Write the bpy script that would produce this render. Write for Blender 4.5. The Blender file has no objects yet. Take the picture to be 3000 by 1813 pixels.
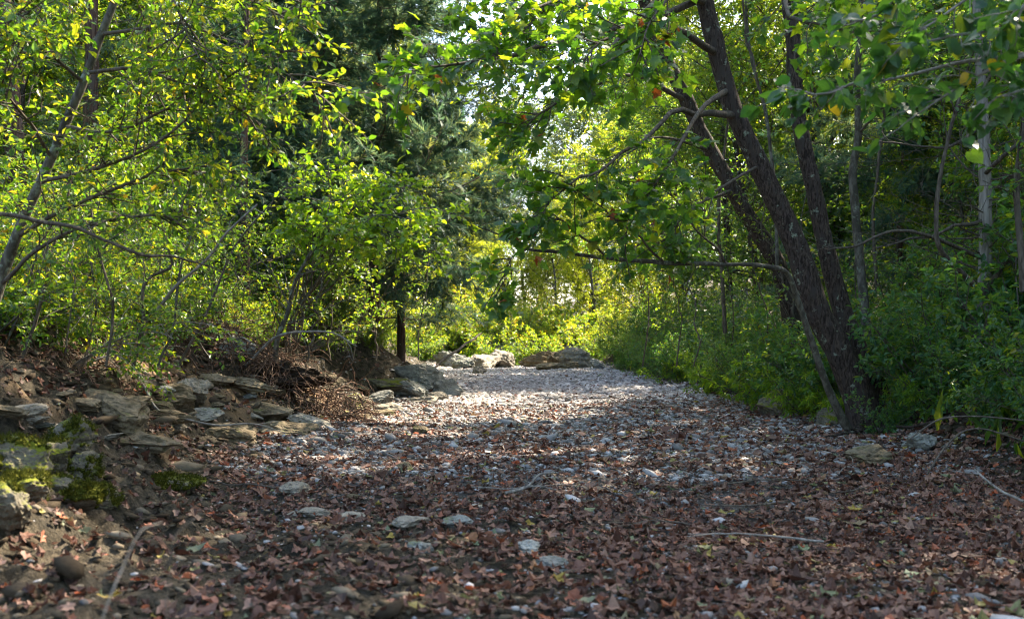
import bpy, math
import numpy as np
from mathutils import Vector

# ------------------------------------------------------------------ camera, sky, sun
sc = bpy.context.scene
H_EYE = 1.2
K = 0.4156 / 995.6
cam_d = bpy.data.cameras.new("camera")
cam = bpy.data.objects.new("camera", cam_d)
sc.collection.objects.link(cam)
cam.location = (0, 0, H_EYE)
cam.rotation_euler = (math.radians(90), 0, 0)
cam_d.sensor_width = 36.0
cam_d.lens = 35.0
cam_d.shift_y = 0.0283
cam_d.clip_start = 0.05
cam_d.clip_end = 1500
cam_d.dof.use_dof = True
cam_d.dof.focus_distance = 14.0
cam_d.dof.aperture_fstop = 2.8
sc.camera = cam

SUN_AZ, SUN_EL = 44.0, 45.0
w = bpy.data.worlds.new("World")
sc.world = w
w.use_nodes = True
nt = w.node_tree
sky = nt.nodes.new("ShaderNodeTexSky")
sky.sky_type = 'NISHITA'
sky.sun_disc = False
sky.sun_elevation = math.radians(SUN_EL)
sky.sun_rotation = math.radians(SUN_AZ)
sky.dust_density = 2.5
nt.links.new(sky.outputs[0], nt.nodes["Background"].inputs[0])
nt.nodes["Background"].inputs[1].default_value = 0.15
sun_d = bpy.data.lights.new("sun", 'SUN')
sun_d.energy = 5.0
sun_d.angle = math.radians(0.5)
sun_d.color = (1.0, 0.87, 0.68)
sun = bpy.data.objects.new("sun", sun_d)
sc.collection.objects.link(sun)
_a, _e = math.radians(SUN_AZ), math.radians(SUN_EL)
sv = Vector((math.sin(_a) * math.cos(_e), math.cos(_a) * math.cos(_e), math.sin(_e)))
sun.rotation_euler = (-sv).to_track_quat('-Z', 'Y').to_euler()
sun.location = sv * 60
sc.view_settings.view_transform = 'Standard'
sc.view_settings.look = 'None'
sc.view_settings.exposure = 2.35
sc.view_settings.gamma = 1.0
cy = sc.cycles
cy.pixel_filter_type = 'BLACKMAN_HARRIS'
cy.filter_width = 1.15
cy.max_bounces = 7
cy.diffuse_bounces = 4
cy.glossy_bounces = 2
cy.transmission_bounces = 5
cy.transparent_max_bounces = 4
cy.sample_clamp_indirect = 6.0
cy.caustics_reflective = False
cy.caustics_refractive = False

# ------------------------------------------------------------------ helpers
rng = np.random.default_rng(11)
COL = sc.collection


def S(px, py, d):
    """A point seen d metres ahead at the given place of the 2464 px wide view."""
    return np.array([(px - 1232) * K * d, d, H_EYE - (py - 813) * K * d])


def nrm(a):
    return a / np.maximum(np.linalg.norm(a, axis=-1, keepdims=True), 1e-9)


def hash3(ix, iy, iz, seed):
    n = (ix * 374761393 + iy * 668265263 + iz * 2147483647 + seed * 974634777) & 0xffffffff
    n = ((n ^ (n >> 13)) * 1274126177) & 0xffffffff
    n = ((n ^ (n >> 16)) * 2246822519) & 0xffffffff
    return ((n ^ (n >> 15)) & 0xffffff) / float(0xffffff)


def vnoise(p, seed=0):
    """value noise in -1..1 for points (...,3)"""
    f = np.floor(p)
    i = f.astype(np.int64)
    t = p - f
    t = t * t * (3 - 2 * t)
    x, y, z = i[..., 0], i[..., 1], i[..., 2]
    tx, ty, tz = t[..., 0], t[..., 1], t[..., 2]
    r = 0
    for a in (0, 1):
        for b in (0, 1):
            for c in (0, 1):
                r = r + hash3(x + a, y + b, z + c, seed) * (tx if a else 1 - tx) * (ty if b else 1 - ty) * (tz if c else 1 - tz)
    return r * 2 - 1


def fbm(p, oct=4, seed=0, gain=0.5):
    r, a = 0, 1.0
    for o in range(oct):
        r = r + a * vnoise(p * (2.03 ** o) + 17.3 * o, seed + o)
        a *= gain
    return r


def smooth(a, b, x):
    t = np.clip((x - a) / (b - a), 0, 1)
    return t * t * (3 - 2 * t)


class Geo:
    """Collects vertices and polygons and links them as ONE mesh object."""

    def __init__(self):
        self.v, self.f, self.r, self.s, self.m, self.n = [], [], [], [], [], 0

    def add(self, verts, faces, rnd=None, smooth_=True, mat=0):
        verts = np.asarray(verts, dtype=np.float32).reshape(-1, 3)
        faces = np.asarray(faces, dtype=np.int64)
        self.v.append(verts)
        self.f.append(faces + self.n)
        nf = len(faces)
        self.r.append(np.full(nf, 0.5) if rnd is None else np.broadcast_to(rnd, (nf,)))
        self.s.append(np.full(nf, smooth_))
        self.m.append(np.full(nf, mat))
        self.n += len(verts)
        return self

    def build(self, name, mats, parent=None):
        me = bpy.data.meshes.new(name)
        V = np.concatenate(self.v)
        me.vertices.add(len(V))
        me.vertices.foreach_set("co", V.ravel())
        loops = np.concatenate([f.ravel() for f in self.f]).astype(np.int32)
        tot = np.concatenate([np.full(len(f), f.shape[1]) for f in self.f]).astype(np.int32)
        start = np.concatenate([[0], np.cumsum(tot)[:-1]]).astype(np.int32)
        me.loops.add(len(loops))
        me.loops.foreach_set("vertex_index", loops)
        me.polygons.add(len(tot))
        me.polygons.foreach_set("loop_start", start)
        me.polygons.foreach_set("loop_total", tot)
        me.polygons.foreach_set("use_smooth", np.concatenate(self.s).astype(bool))
        me.polygons.foreach_set("material_index", np.concatenate(self.m).astype(np.int32))
        at = me.attributes.new("rnd", 'FLOAT', 'FACE')
        at.data.foreach_set("value", np.concatenate(self.r).astype(np.float32))
        for m in (mats if isinstance(mats, (list, tuple)) else [mats]):
            me.materials.append(m)
        me.update(calc_edges=True)
        o = bpy.data.objects.new(name, me)
        COL.objects.link(o)
        if parent:
            o.parent = parent
        return o


def tag(o, label=None, cat=None, group=None, kind=None):
    if label: o["label"] = label
    if cat: o["category"] = cat
    if group: o["group"] = group
    if kind: o["kind"] = kind
    return o


def empty(name, loc, label, cat, group=None, rz=0.0, s=1.0):
    o = bpy.data.objects.new(name, None)
    o.empty_display_size = 0.2
    COL.objects.link(o)
    o.location = tuple(float(c) for c in loc)
    o.rotation_euler = (0, 0, rz)
    o.scale = (s, s, s)
    return tag(o, label, cat, group)


def copy_tree(src, loc, rz, s, label, group, tilt=(0, 0)):
    r = src.copy()
    COL.objects.link(r)
    r.location = tuple(float(c) for c in loc)
    r.rotation_euler = (tilt[0], tilt[1], rz)
    r.scale = (s, s, s) if np.isscalar(s) else s
    r["label"] = label
    r["group"] = group
    for ch in list(src.children):
        c = ch.copy()
        COL.objects.link(c)
        c.parent = r
        for g in list(ch.children):
            d = g.copy()
            COL.objects.link(d)
            d.parent = c
    return r


# ------------------------------------------------------------------ batch growing
def grow(P0, D, L, n, wob, trop=0.0, r=rng, tvec=(0, 0, 1)):
    """N branches at once: (N,n+1,3) points."""
    N = len(P0)
    P = np.zeros((N, n + 1, 3))
    P[:, 0] = P0
    d = nrm(np.array(D, dtype=float))
    L = np.broadcast_to(L, (N,))
    for i in range(n):
        d = nrm(d + r.normal(0, wob, (N, 3)) + np.array(tvec) * trop)
        P[:, i + 1] = P[:, i] + d * (L / n)[:, None]
    return P


def samp(P, t):
    """points and directions at t (N,m) on each polyline of P (N,n,3)"""
    n = P.shape[1] - 1
    x = np.clip(t, 0, 0.9999) * n
    i = x.astype(int)
    fr = (x - i)[..., None]
    idx = np.arange(len(P))[:, None]
    a, b = P[idx, i], P[idx, i + 1]
    return a * (1 - fr) + b * fr, nrm(b - a)


def spawn(P, m, t0, t1, ang, r=rng, up=0.0, flat=0.0):
    """m children per branch: origins, directions, t"""
    N = len(P)
    t = t0 + (t1 - t0) * (np.arange(m)[None] + r.uniform(0, 1, (N, m))) / m
    o, d = samp(P, t)
    rv = r.normal(0, 1, (N, m, 3))
    rv[..., 2] *= (1 - flat)
    side = nrm(rv - (rv * d).sum(-1, keepdims=True) * d)
    a = np.radians(ang) * r.uniform(0.7, 1.3, (N, m, 1))
    nd = d * np.cos(a) + side * np.sin(a)
    nd[..., 2] += up
    return o.reshape(-1, 3), nrm(nd).reshape(-1, 3), t.reshape(-1)


def tubes(g, P, R, k=5, rnd=None, mat=0, rough=0.0, seed=3, cap=True):
    """batch of tubes. P (N,n,3), R (N,n)"""
    P = np.asarray(P, float)
    if P.ndim == 2:
        P = P[None]
        R = np.asarray(R, float)[None]
    N, n, _ = P.shape
    T = np.zeros_like(P)
    T[:, 1:-1] = P[:, 2:] - P[:, :-2]
    T[:, 0] = P[:, 1] - P[:, 0]
    T[:, -1] = P[:, -1] - P[:, -2]
    T = nrm(T)
    mean = nrm(P[:, -1] - P[:, 0] + 1e-6)
    ref = np.where((np.abs(mean[:, 2]) > 0.8)[:, None], np.array([1.0, 0, 0]), np.array([0, 0, 1.0]))
    U = nrm(np.cross(T, ref[:, None, :]))
    W = np.cross(T, U)
    th = np.arange(k) / k * 2 * math.pi
    ring = U[:, :, None, :] * np.cos(th)[None, None, :, None] + W[:, :, None, :] * np.sin(th)[None, None, :, None]
    RR = np.broadcast_to(R, (N, n))[:, :, None]
    if rough:
        q = (P[:, :, None, :] + ring * RR[..., None])
        RR = RR * (1 + rough * fbm(q * 5, 3, seed) + 0.6 * rough * vnoise(q * np.array([26, 26, 7]), seed + 9))
    V = P[:, :, None, :] + ring * RR[..., None] if np.ndim(RR) == 3 else P[:, :, None, :] + ring * RR
    base = (np.arange(N) * n * k)[:, None, None]
    i = np.arange(n - 1)[None, :, None] * k
    j = np.arange(k)[None, None, :]
    j2 = (j + 1) % k
    F = np.stack([base + i + j, base + i + j2, base + i + k + j2, base + i + k + j], -1).reshape(-1, 4)
    if rnd is not None:
        rnd = np.repeat(np.broadcast_to(rnd, (N,)), (n - 1) * k)
    g.add(V.reshape(-1, 3), F, rnd, True, mat)


def spline(pts, n):
    """smooth polyline through control points (m,4): xyz + radius"""
    pts = np.asarray(pts, float)
    m = len(pts)
    pp = np.vstack([2 * pts[0] - pts[1], pts, 2 * pts[-1] - pts[-2]])
    t = np.linspace(0, m - 1 - 1e-6, n)
    i = t.astype(int)
    u = (t - i)[:, None]
    p0, p1, p2, p3 = pp[i], pp[i + 1], pp[i + 2], pp[i + 3]
    return 0.5 * ((2 * p1) + (-p0 + p2) * u + (2 * p0 - 5 * p1 + 4 * p2 - p3) * u ** 2 + (-p0 + 3 * p1 - 3 * p2 + p3) * u ** 3)


# ------------------------------------------------------------------ leaf templates (length 1 along +Y, face +Z)
def fan(outline, fold=0.12, curl=0.0):
    """leaf from an outline (x,y) going round from the base; centre rib folded"""
    o = np.array(outline, float)
    z = np.abs(o[:, 0]) * fold - curl * (o[:, 1] - 0.4) ** 2
    V = np.vstack([[0, 0.42, 0], np.c_[o, z]])
    n = len(o)
    F = [[0, 1 + i, 1 + (i + 1) % n] for i in range(n)]
    return V, np.array(F)


DIAMOND = (np.array([[0, 0, 0], [-.27, .42, .07], [0, 1, -.06], [.27, .42, .07]]), np.array([[0, 2, 1], [0, 3, 2]]))
OVAL = (np.array([[0, 0, 0], [-.2, .25, .05], [-.25, .58, .06], [0, 1, -.1], [.25, .58, .06], [.2, .25, .05]]),
        np.array([[0, 3, 2, 1], [0, 5, 4, 3]]))
HEART = fan([(0, 0.05), (.2, -.08), (.42, .08), (.47, .35), (.3, .68), (0, 1.02), (-.3, .68), (-.47, .35), (-.42, .08), (-.2, -.08)], 0.1, 0.25)
SYC = fan([(0, 0), (.22, -.06), (.5, .02), (.36, .2), (.62, .46), (.32, .5), (.24, .66), (0, 1.0), (-.24, .66), (-.32, .5), (-.62, .46), (-.36, .2), (-.5, .02), (-.22, -.06)], 0.14, 0.3)
LANCE = (np.array([[0, 0, 0], [-.09, .4, .03], [0, 1, -.15], [.09, .4, .03]]), np.array([[0, 2, 1], [0, 3, 2]]))


def spray_template(n=9, seed=1):
    r = np.random.default_rng(seed)
    V, F = [], []
    for i in range(n):
        y = 0.05 + 0.8 * i / n
        s = -1 if i % 2 else 1
        L = 0.5 * (1 - 0.55 * i / n)
        a = math.radians(38 + r.uniform(-10, 10)) * s
        if i == n - 1:
            a, L = 0, 0.35
        z = r.uniform(-.12, .12)
        dx, dy = math.sin(a), math.cos(a)
        b = len(V)
        wd = .045
        V += [[-dy * wd, y + dx * wd * 0 - wd, 0], [dy * wd, y + wd, 0], [dx * L, y + dy * L, z]]
        F.append([b, b + 1, b + 2])
    b = len(V)
    V += [[-.025, 0, 0], [.025, 0, 0], [0, 1, 0]]
    F.append([b, b + 1, b + 2])
    return np.array(V, float), np.array(F)


SPRAY = spray_template()


def leaves(g, tpl, P, D, Nn, size, rnd, mat=0, smooth_=False):
    """leaf at each P, pointing along D, face towards Nn"""
    V, F = tpl
    D = nrm(D)
    X = nrm(np.cross(D, Nn))
    Z = np.cross(X, D)
    size = np.broadcast_to(size, (len(P),))[:, None, None]
    VV = P[:, None, :] + size * (V[None, :, 0:1] * X[:, None] + V[None, :, 1:2] * D[:, None] + V[None, :, 2:3] * Z[:, None])
    FF = F[None] + (np.arange(len(P)) * len(V))[:, None, None]
    g.add(VV.reshape(-1, 3), FF.reshape(-1, F.shape[1]), np.repeat(rnd, len(F)), smooth_, mat)


def leaf_on(g, tpl, P, m, size, r=rng, t0=0.1, upn=1.0, droop=0.25, ang=55, tone=None, mat=0):
    """m leaves on each twig of P"""
    o, d, t = spawn(P, m, t0, 1.0, ang, r, flat=0.55)
    d[:, 2] -= droop * r.uniform(0, 1.6, len(d))
    n = np.array([0, 0, upn]) + r.normal(0, 0.45, (len(o), 3))
    sz = size * r.uniform(0.6, 1.25, len(o))
    rn = np.clip(r.normal(0.5, 0.22, len(o)), 0, 1) if tone is None else tone(o, r)
    leaves(g, tpl, o, d, n, sz, rn, mat)


# ------------------------------------------------------------------ materials
def new_mat(name):
    m = bpy.data.materials.new(name)
    m.use_nodes = True
    t = m.node_tree
    t.nodes.clear()
    out = t.nodes.new("ShaderNodeOutputMaterial")
    return m, t, out


def ramp(t, src, stops, mode='LINEAR'):
    n = t.nodes.new("ShaderNodeValToRGB")
    n.color_ramp.interpolation = mode
    e = n.color_ramp.elements
    while len(e) < len(stops):
        e.new(0.5)
    for i, (p, c) in enumerate(stops):
        e[i].position = p
        e[i].color = (*c, 1)
    t.links.new(src, n.inputs[0])
    return n.outputs[0]


def noise(t, scale, detail=4, vec=None, rough=0.55, dist=0.0):
    n = t.nodes.new("ShaderNodeTexNoise")
    n.inputs["Scale"].default_value = scale
    n.inputs["Detail"].default_value = detail
    n.inputs["Roughness"].default_value = rough
    n.inputs["Distortion"].default_value = dist
    if vec is not None:
        t.links.new(vec, n.inputs["Vector"])
    return n.outputs["Fac"]


def coord(t, scale=(1, 1, 1), geo=False):
    if geo:
        src = t.nodes.new("ShaderNodeNewGeometry").outputs["Position"]
    else:
        src = t.nodes.new("ShaderNodeTexCoord").outputs["Object"]
    m = t.nodes.new("ShaderNodeMapping")
    m.inputs["Scale"].default_value = scale
    t.links.new(src, m.inputs["Vector"])
    return m.outputs[0]


def mixc(t, fac, a, b, mode='MIX'):
    n = t.nodes.new("ShaderNodeMix")
    n.data_type = 'RGBA'
    n.blend_type = mode
    for sock, val in ((n.inputs[0], fac), (n.inputs[6], a), (n.inputs[7], b)):
        if isinstance(val, (int, float)):
            sock.default_value = val
        elif isinstance(val, tuple):
            sock.default_value = (*val, 1)
        else:
            t.links.new(val, sock)
    return n.outputs[2]


def bump(t, h, strength, dist):
    b = t.nodes.new("ShaderNodeBump")
    b.inputs["Strength"].default_value = strength
    b.inputs["Distance"].default_value = dist
    t.links.new(h, b.inputs["Height"])
    return b.outputs[0]


def principled(t, out, col, rough=0.8, spec=0.3, normal=None):
    p = t.nodes.new("ShaderNodeBsdfPrincipled")
    if isinstance(col, tuple):
        p.inputs["Base Color"].default_value = (*col, 1)
    else:
        t.links.new(col, p.inputs["Base Color"])
    if isinstance(rough, float):
        p.inputs["Roughness"].default_value = rough
    else:
        t.links.new(rough, p.inputs["Roughness"])
    p.inputs["Specular IOR Level"].default_value = spec
    if normal is not None:
        t.links.new(normal, p.inputs["Normal"])
    if out is not None:
        t.links.new(p.outputs[0], out.inputs[0])
    return p


def leaf_mat(name, stops, trans, rough=0.38, spec=0.6, mix=0.5):
    """stops: reflectance ramp; trans: light coming through the blade"""
    m, t, out = new_mat(name)
    at = t.nodes.new("ShaderNodeAttribute")
    at.attribute_name = "rnd"
    c = ramp(t, at.outputs["Fac"], stops)
    p = principled(t, None, c, rough, spec)
    tr = t.nodes.new("ShaderNodeBsdfTranslucent")
    t.links.new(ramp(t, at.outputs["Fac"], trans), tr.inputs[0])
    mx = t.nodes.new("ShaderNodeMixShader")
    mx.inputs[0].default_value = mix
    t.links.new(p.outputs[0], mx.inputs[1])
    t.links.new(tr.outputs[0], mx.inputs[2])
    t.links.new(mx.outputs[0], out.inputs[0])
    return m


def bark_mat(name, c1, c2, c3, sc_=(14, 14, 3.5), bstr=0.9, lichen=0.0):
    m, t, out = new_mat(name)
    v = coord(t, sc_)
    n1 = noise(t, 1.0, 6, v, 0.65, 0.4)
    n2 = noise(t, 0.35, 3, v)
    c = mixc(t, ramp(t, n1, [(0.42, (0, 0, 0)), (0.60, (1, 1, 1))]), c1, c2)
    c = mixc(t, ramp(t, n2, [(0.5, (0, 0, 0)), (0.62, (1, 1, 1))]), c, c3)
    if lichen:
        v2 = coord(t, (9, 9, 9))
        n3 = noise(t, 1.0, 5, v2, 0.7)
        c = mixc(t, ramp(t, n3, [(0.62 - lichen * 0.1, (0, 0, 0)), (0.66, (1, 1, 1))]), c, (0.22, 0.25, 0.19))
    principled(t, out, c, 0.9, 0.15, bump(t, n1, bstr, 0.03))
    return m


def rock_mat(name, c1, c2, moss=0.0, mosscol=(0.07, 0.10, 0.01)):
    m, t, out = new_mat(name)
    v = coord(t, (1, 1, 2.2), geo=True)
    n1 = noise(t, 3.2, 8, v, 0.65)
    n2 = noise(t, 22, 5, v, 0.7)
    c = mixc(t, ramp(t, n1, [(0.36, (0, 0, 0)), (0.66, (1, 1, 1))]), c1, c2)
    c = mixc(t, ramp(t, n2, [(0.3, (1, 1, 1)), (0.5, (0, 0, 0))]), c, (c1[0] * .35, c1[1] * .35, c1[2] * .35))
    nb = bump(t, n2, 0.6, 0.03)
    if moss > 0:
        gm = t.nodes.new("ShaderNodeNewGeometry")
        sx = t.nodes.new("ShaderNodeSeparateXYZ")
        t.links.new(gm.outputs["Normal"], sx.inputs[0])
        ma = t.nodes.new("ShaderNodeMath")
        ma.operation = 'MULTIPLY_ADD'
        t.links.new(sx.outputs[2], ma.inputs[0])
        ma.inputs[1].default_value = 0.22
        n3 = noise(t, 3.6, 6, v, 0.7)
        t.links.new(n3, ma.inputs[2])
        th = 0.83 - moss * 0.2
        f = ramp(t, ma.outputs[0], [(th - 0.03, (0, 0, 0)), (th + 0.09, (1, 1, 1))])
        n4 = noise(t, 60, 4, v, 0.7)
        c = mixc(t, f, c, mixc(t, n4, (mosscol[0] * .3, mosscol[1] * .35, mosscol[2]), (mosscol[0] * 1.7, mosscol[1] * 1.6, mosscol[2] * 1.2)))
    principled(t, out, c, 0.88, 0.2, nb)
    return m


def attr_mat(name, stops, rough=0.8, spec=0.2, trans=0.0, tint=(1.3, 0.6, 0.3), mottling=0.5, mscale=40):
    m, t, out = new_mat(name)
    at = t.nodes.new("ShaderNodeAttribute")
    at.attribute_name = "rnd"
    c = ramp(t, at.outputs["Fac"], stops)
    v = coord(t, (1, 1, 1), geo=True)
    n = noise(t, mscale, 4, v, 0.7)
    c = mixc(t, mottling, c, ramp(t, n, [(0.3, (0.45, 0.45, 0.45)), (0.7, (1.25, 1.25, 1.25))]), 'MULTIPLY')
    p = principled(t, None if trans else out, c, rough, spec, bump(t, n, 0.35, 0.01))
    if trans:
        tr = t.nodes.new("ShaderNodeBsdfTranslucent")
        t.links.new(c, tr.inputs[0])
        mx = t.nodes.new("ShaderNodeMixShader")
        mx.inputs[0].default_value = trans
        t.links.new(p.outputs[0], mx.inputs[1])
        t.links.new(tr.outputs[0], mx.inputs[2])
        t.links.new(mx.outputs[0], out.inputs[0])
    return m


M = {}
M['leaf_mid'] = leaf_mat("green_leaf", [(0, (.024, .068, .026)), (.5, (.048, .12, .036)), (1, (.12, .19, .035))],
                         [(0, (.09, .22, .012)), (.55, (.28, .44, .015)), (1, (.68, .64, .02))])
M['leaf_left'] = leaf_mat("dogwood_leaf", [(0, (.034, .09, .026)), (.5, (.065, .15, .034)), (.93, (.15, .22, .02)), (1, (.3, .2, .03))],
                          [(0, (.07, .20, .008)), (.5, (.24, .42, .014)), (.84, (.66, .66, .02)), (1, (.7, .45, .02))])  # yellow stop paints sun glow into part of the leaves
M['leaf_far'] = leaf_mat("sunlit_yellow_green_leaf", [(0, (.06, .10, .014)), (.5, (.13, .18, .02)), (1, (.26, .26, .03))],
                         [(0, (.22, .36, .01)), (.5, (.48, .56, .02)), (1, (.85, .76, .04))], mix=.58)  # sun glow put into the leaf colour
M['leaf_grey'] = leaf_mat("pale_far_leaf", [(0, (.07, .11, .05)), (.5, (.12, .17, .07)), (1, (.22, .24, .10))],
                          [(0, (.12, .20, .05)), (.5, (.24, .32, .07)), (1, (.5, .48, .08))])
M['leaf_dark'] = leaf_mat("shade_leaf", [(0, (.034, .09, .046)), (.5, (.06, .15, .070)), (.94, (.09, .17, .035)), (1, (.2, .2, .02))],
                          [(0, (.07, .20, .03)), (.5, (.18, .38, .03)), (1, (.48, .52, .015))], 0.36, 0.5)  # bluish tint of shade put into the leaf colour
M['leaf_syc'] = leaf_mat("sycamore_leaf", [(0, (.028, .085, .040)), (.6, (.05, .13, .050)), (.96, (.10, .17, .025)), (.995, (.26, .15, .03)), (1, (.26, .07, .02))],
                         [(0, (.10, .27, .015)), (.6, (.28, .50, .015)), (.9, (.60, .66, .015)), (.995, (.6, .4, .02)), (1, (.4, .1, .02))], 0.4, 0.45)
M['leaf_heart'] = leaf_mat("redbud_leaf", [(0, (.03, .09, .035)), (.8, (.055, .14, .045)), (.95, (.10, .17, .03)), (1, (.5, .33, .02))],
                           [(0, (.05, .17, .02)), (.8, (.14, .30, .02)), (.95, (.4, .45, .015)), (1, (.7, .5, .02))])
M['leaf_bright'] = leaf_mat("bright_redbud_leaf", [(0, (.05, .13, .015)), (.6, (.09, .20, .02)), (1, (.17, .27, .02))],
                            [(0, (.18, .36, .01)), (.6, (.36, .55, .012)), (1, (.72, .7, .02))])
M['needle'] = leaf_mat("cedar_needle", [(0, (.034, .088, .066)), (.5, (.068, .14, .10)), (1, (.14, .20, .11))],
                       [(0, (.05, .12, .06)), (.5, (.12, .21, .10)), (1, (.34, .36, .08))], 0.6, 0.25, 0.45)
M['bark_dark'] = bark_mat("rough_brown_bark", (.025, .018, .015), (.095, .070, .058), (.062, .05, .044), (44, 44, 12), 1.0, 0.25)
M['bark_red'] = bark_mat("cedar_bark", (.045, .026, .020), (.15, .095, .07), (.10, .075, .065), (26, 26, 2.2), 1.0, 0.05)
M['bark_grey'] = bark_mat("smooth_grey_bark", (.07, .062, .05), (.15, .14, .115), (.06, .055, .045), (22, 22, 9), 0.6, 0.6)
M['bark_pale'] = bark_mat("weathered_grey_wood", (.16, .145, .125), (.34, .31, .28), (.22, .20, .18), (20, 20, 2), 0.7)
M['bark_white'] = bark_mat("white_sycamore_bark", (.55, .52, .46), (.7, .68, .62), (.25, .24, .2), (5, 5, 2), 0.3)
M['twig'] = bark_mat("brown_twig", (.06, .048, .038), (.15, .125, .10), (.10, .085, .07), (30, 30, 8), 0.3)
M['root'] = bark_mat("bare_root", (.07, .040, .026), (.20, .125, .085), (.12, .085, .065), (20, 20, 20), 0.5)
M['rock'] = rock_mat("limestone", (.19, .165, .13), (.36, .32, .26))
M['rock_moss'] = rock_mat("mossy_limestone", (.10, .088, .065), (.22, .19, .14), 0.95, (.13, .145, .008))
M['rock_grey'] = rock_mat("grey_lichen_rock", (.14, .14, .125), (.33, .33, .30), 0.35)
M['rock_tan'] = rock_mat("tan_limestone", (.12, .09, .052), (.23, .185, .125), 0.25)
M['pebble'] = attr_mat("pale_gravel", [(0, (.08, .076, .075)), (.35, (.20, .187, .18)), (.75, (.35, .333, .328)), (.94, (.48, .46, .46)), (1, (.28, .20, .14))], 0.75, 0.25, mscale=30)
M['litter'] = attr_mat("dry_fallen_leaf", [(0, (.035, .018, .013)), (.35, (.105, .047, .032)), (.7, (.205, .10, .068)), (.86, (.33, .20, .145)), (.93, (.36, .08, .025)), (.97, (.17, .22, .13)), (1, (.34, .24, .04))],
                       0.55, 0.35, trans=0.2, mscale=60)

# ground
m, t, out = new_mat("creek_ground")
v = coord(t, (1, 1, 1), geo=True)
n1 = noise(t, 0.9, 6, v, 0.6)
n2 = noise(t, 9, 8, v, 0.7)
n3 = noise(t, 70, 4, v, 0.7)
c = mixc(t, ramp(t, n1, [(0.35, (0, 0, 0)), (0.62, (1, 1, 1))]), (.065, .053, .036), (.19, .152, .103))
c = mixc(t, ramp(t, n2, [(0.42, (0, 0, 0)), (0.60, (1, 1, 1))]), c, (.040, .035, .024))
c = mixc(t, 0.75, c, ramp(t, n3, [(0.3, (0.4, 0.4, 0.4)), (0.7, (1.5, 1.5, 1.5))]), 'MULTIPLY')
at = t.nodes.new("ShaderNodeAttribute"); at.attribute_name = "zone"
c = mixc(t, ramp(t, at.outputs["Fac"], [(0.5, (0, 0, 0)), (0.85, (1, 1, 1))]), c,
         mixc(t, n2, (.08, .07, .062), (.20, .18, .17)))
c = mixc(t, ramp(t, at.outputs["Fac"], [(0.0, (1, 1, 1)), (0.2, (0, 0, 0))]), c, mixc(t, n2, (.22, .14, .075), (.46, .31, .18)))  # bank clay, brightened so it also paints warm sun patches
sm = t.nodes.new("ShaderNodeMath"); sm.operation = 'ADD'
t.links.new(n2, sm.inputs[0]); t.links.new(n3, sm.inputs[1])
principled(t, out, c, 0.9, 0.2, bump(t, sm.outputs[0], 1.0, 0.08))
M['ground'] = m

# ------------------------------------------------------------------ terrain
LY = np.array([-8, 2, 4, 6, 7.5, 9, 11.5, 12.5, 14.5, 18, 20.5, 22.5, 26, 34, 44, 60, 120, 260])
LX = np.array([-2.6, -1.2, -1.1, -1.5, -2.1, -2.5, -2.7, -2.4, -2.0, -2.0, -1.3, -1.25, -2.0, -3.0, -3.6, -5, -9, -9])
RY = np.array([-8, 3, 7.4, 10, 12.7, 17.8, 27, 36, 44, 60, 120, 260])
RX = np.array([4.2, 3.8, 3.9, 4.2, 4.3, 4.0, 3.8, 3.5, 3.5, 2, -2, -2])


def edges(y):
    return np.interp(y, LY, LX), np.interp(y, RY, RX)


def height(x, y, detail=True):
    x = np.asarray(x, float)
    y = np.asarray(y, float)
    l, r_ = edges(y)
    p = np.stack([x, y, np.zeros_like(x)], -1)
    j = 0.35 * vnoise(p * 0.8, 5)
    el = np.maximum(l + j * 0.7 - x, 0)
    er = np.maximum(x - r_ + j, 0)
    near = smooth(7.5, 4.0, y)
    # bank with the roots
    hb = (1.15 * smooth(0, 2.9, el) + .12 * smooth(1.6, 2.6, el)) + 0.10 * np.maximum(el - 3.0, 0) + 0.16 * np.maximum(el - 8, 0) * smooth(8, 12, el)
    hb = hb * (1 - near * 0.55)
    q = (hb + 0.05 * fbm(p * 1.6, 3, 8)) / 0.2
    fl = np.floor(q)
    ter = 0.2 * (fl + smooth(0.55, 0.95, q - fl))
    wt = smooth(0.05, 0.4, el) * smooth(6, 3, el) * 0.75
    hb = hb * (1 - wt) + ter * wt
    hr = 0.55 * smooth(0, 1.6, er) + 0.09 * np.maximum(er - 1.4, 0) + 0.12 * np.maximum(er - 9, 0)
    end = 0.9 * smooth(43.5, 48, y) + 0.03 * np.maximum(y - 48, 0)
    mid = (x - (l + r_) / 2) / np.maximum((r_ - l) / 2, .5)
    bed = 0.10 * np.clip(mid, -1.3, 1.3) ** 2 * smooth(6, 10, y) + 0.05 * fbm(p * 0.5, 3, 21) + 0.10 * smooth(8, 30, y) * 0
    bed = bed + 0.10 * smooth(0.8, -1.6, x) * smooth(7, 4.5, y)
    h = np.maximum(hb, end) + hr + bed
    h = np.where(y > 43, np.maximum(h, end), h)
    if detail:
        fz = smooth(9, 5, y) * smooth(1.2, -.6, x) + smooth(.1, .6, el) * smooth(5, 3, el)
        h = h + (0.05 * np.abs(fbm(p * np.array([2.6, 4.2, 1]), 4, 33)) + 0.03 * fbm(p * 9, 3, 35)) * fz
        h = h + 0.022 * fbm(p * 5.0, 4, 31) * (0.5 + np.minimum(el + er, 1.5))
    return h


def axis_pts(a, b, base, k, c=0.0):
    pts = [c]
    while pts[-1] < b:
        pts.append(pts[-1] + base + k * max(abs(pts[-1]) - 5, 0))
    neg = [c]
    while neg[-1] > a:
        neg.append(neg[-1] - base - k * max(abs(neg[-1]) - 5, 0))
    return np.array(sorted(set(neg[1:] + pts)))


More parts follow.
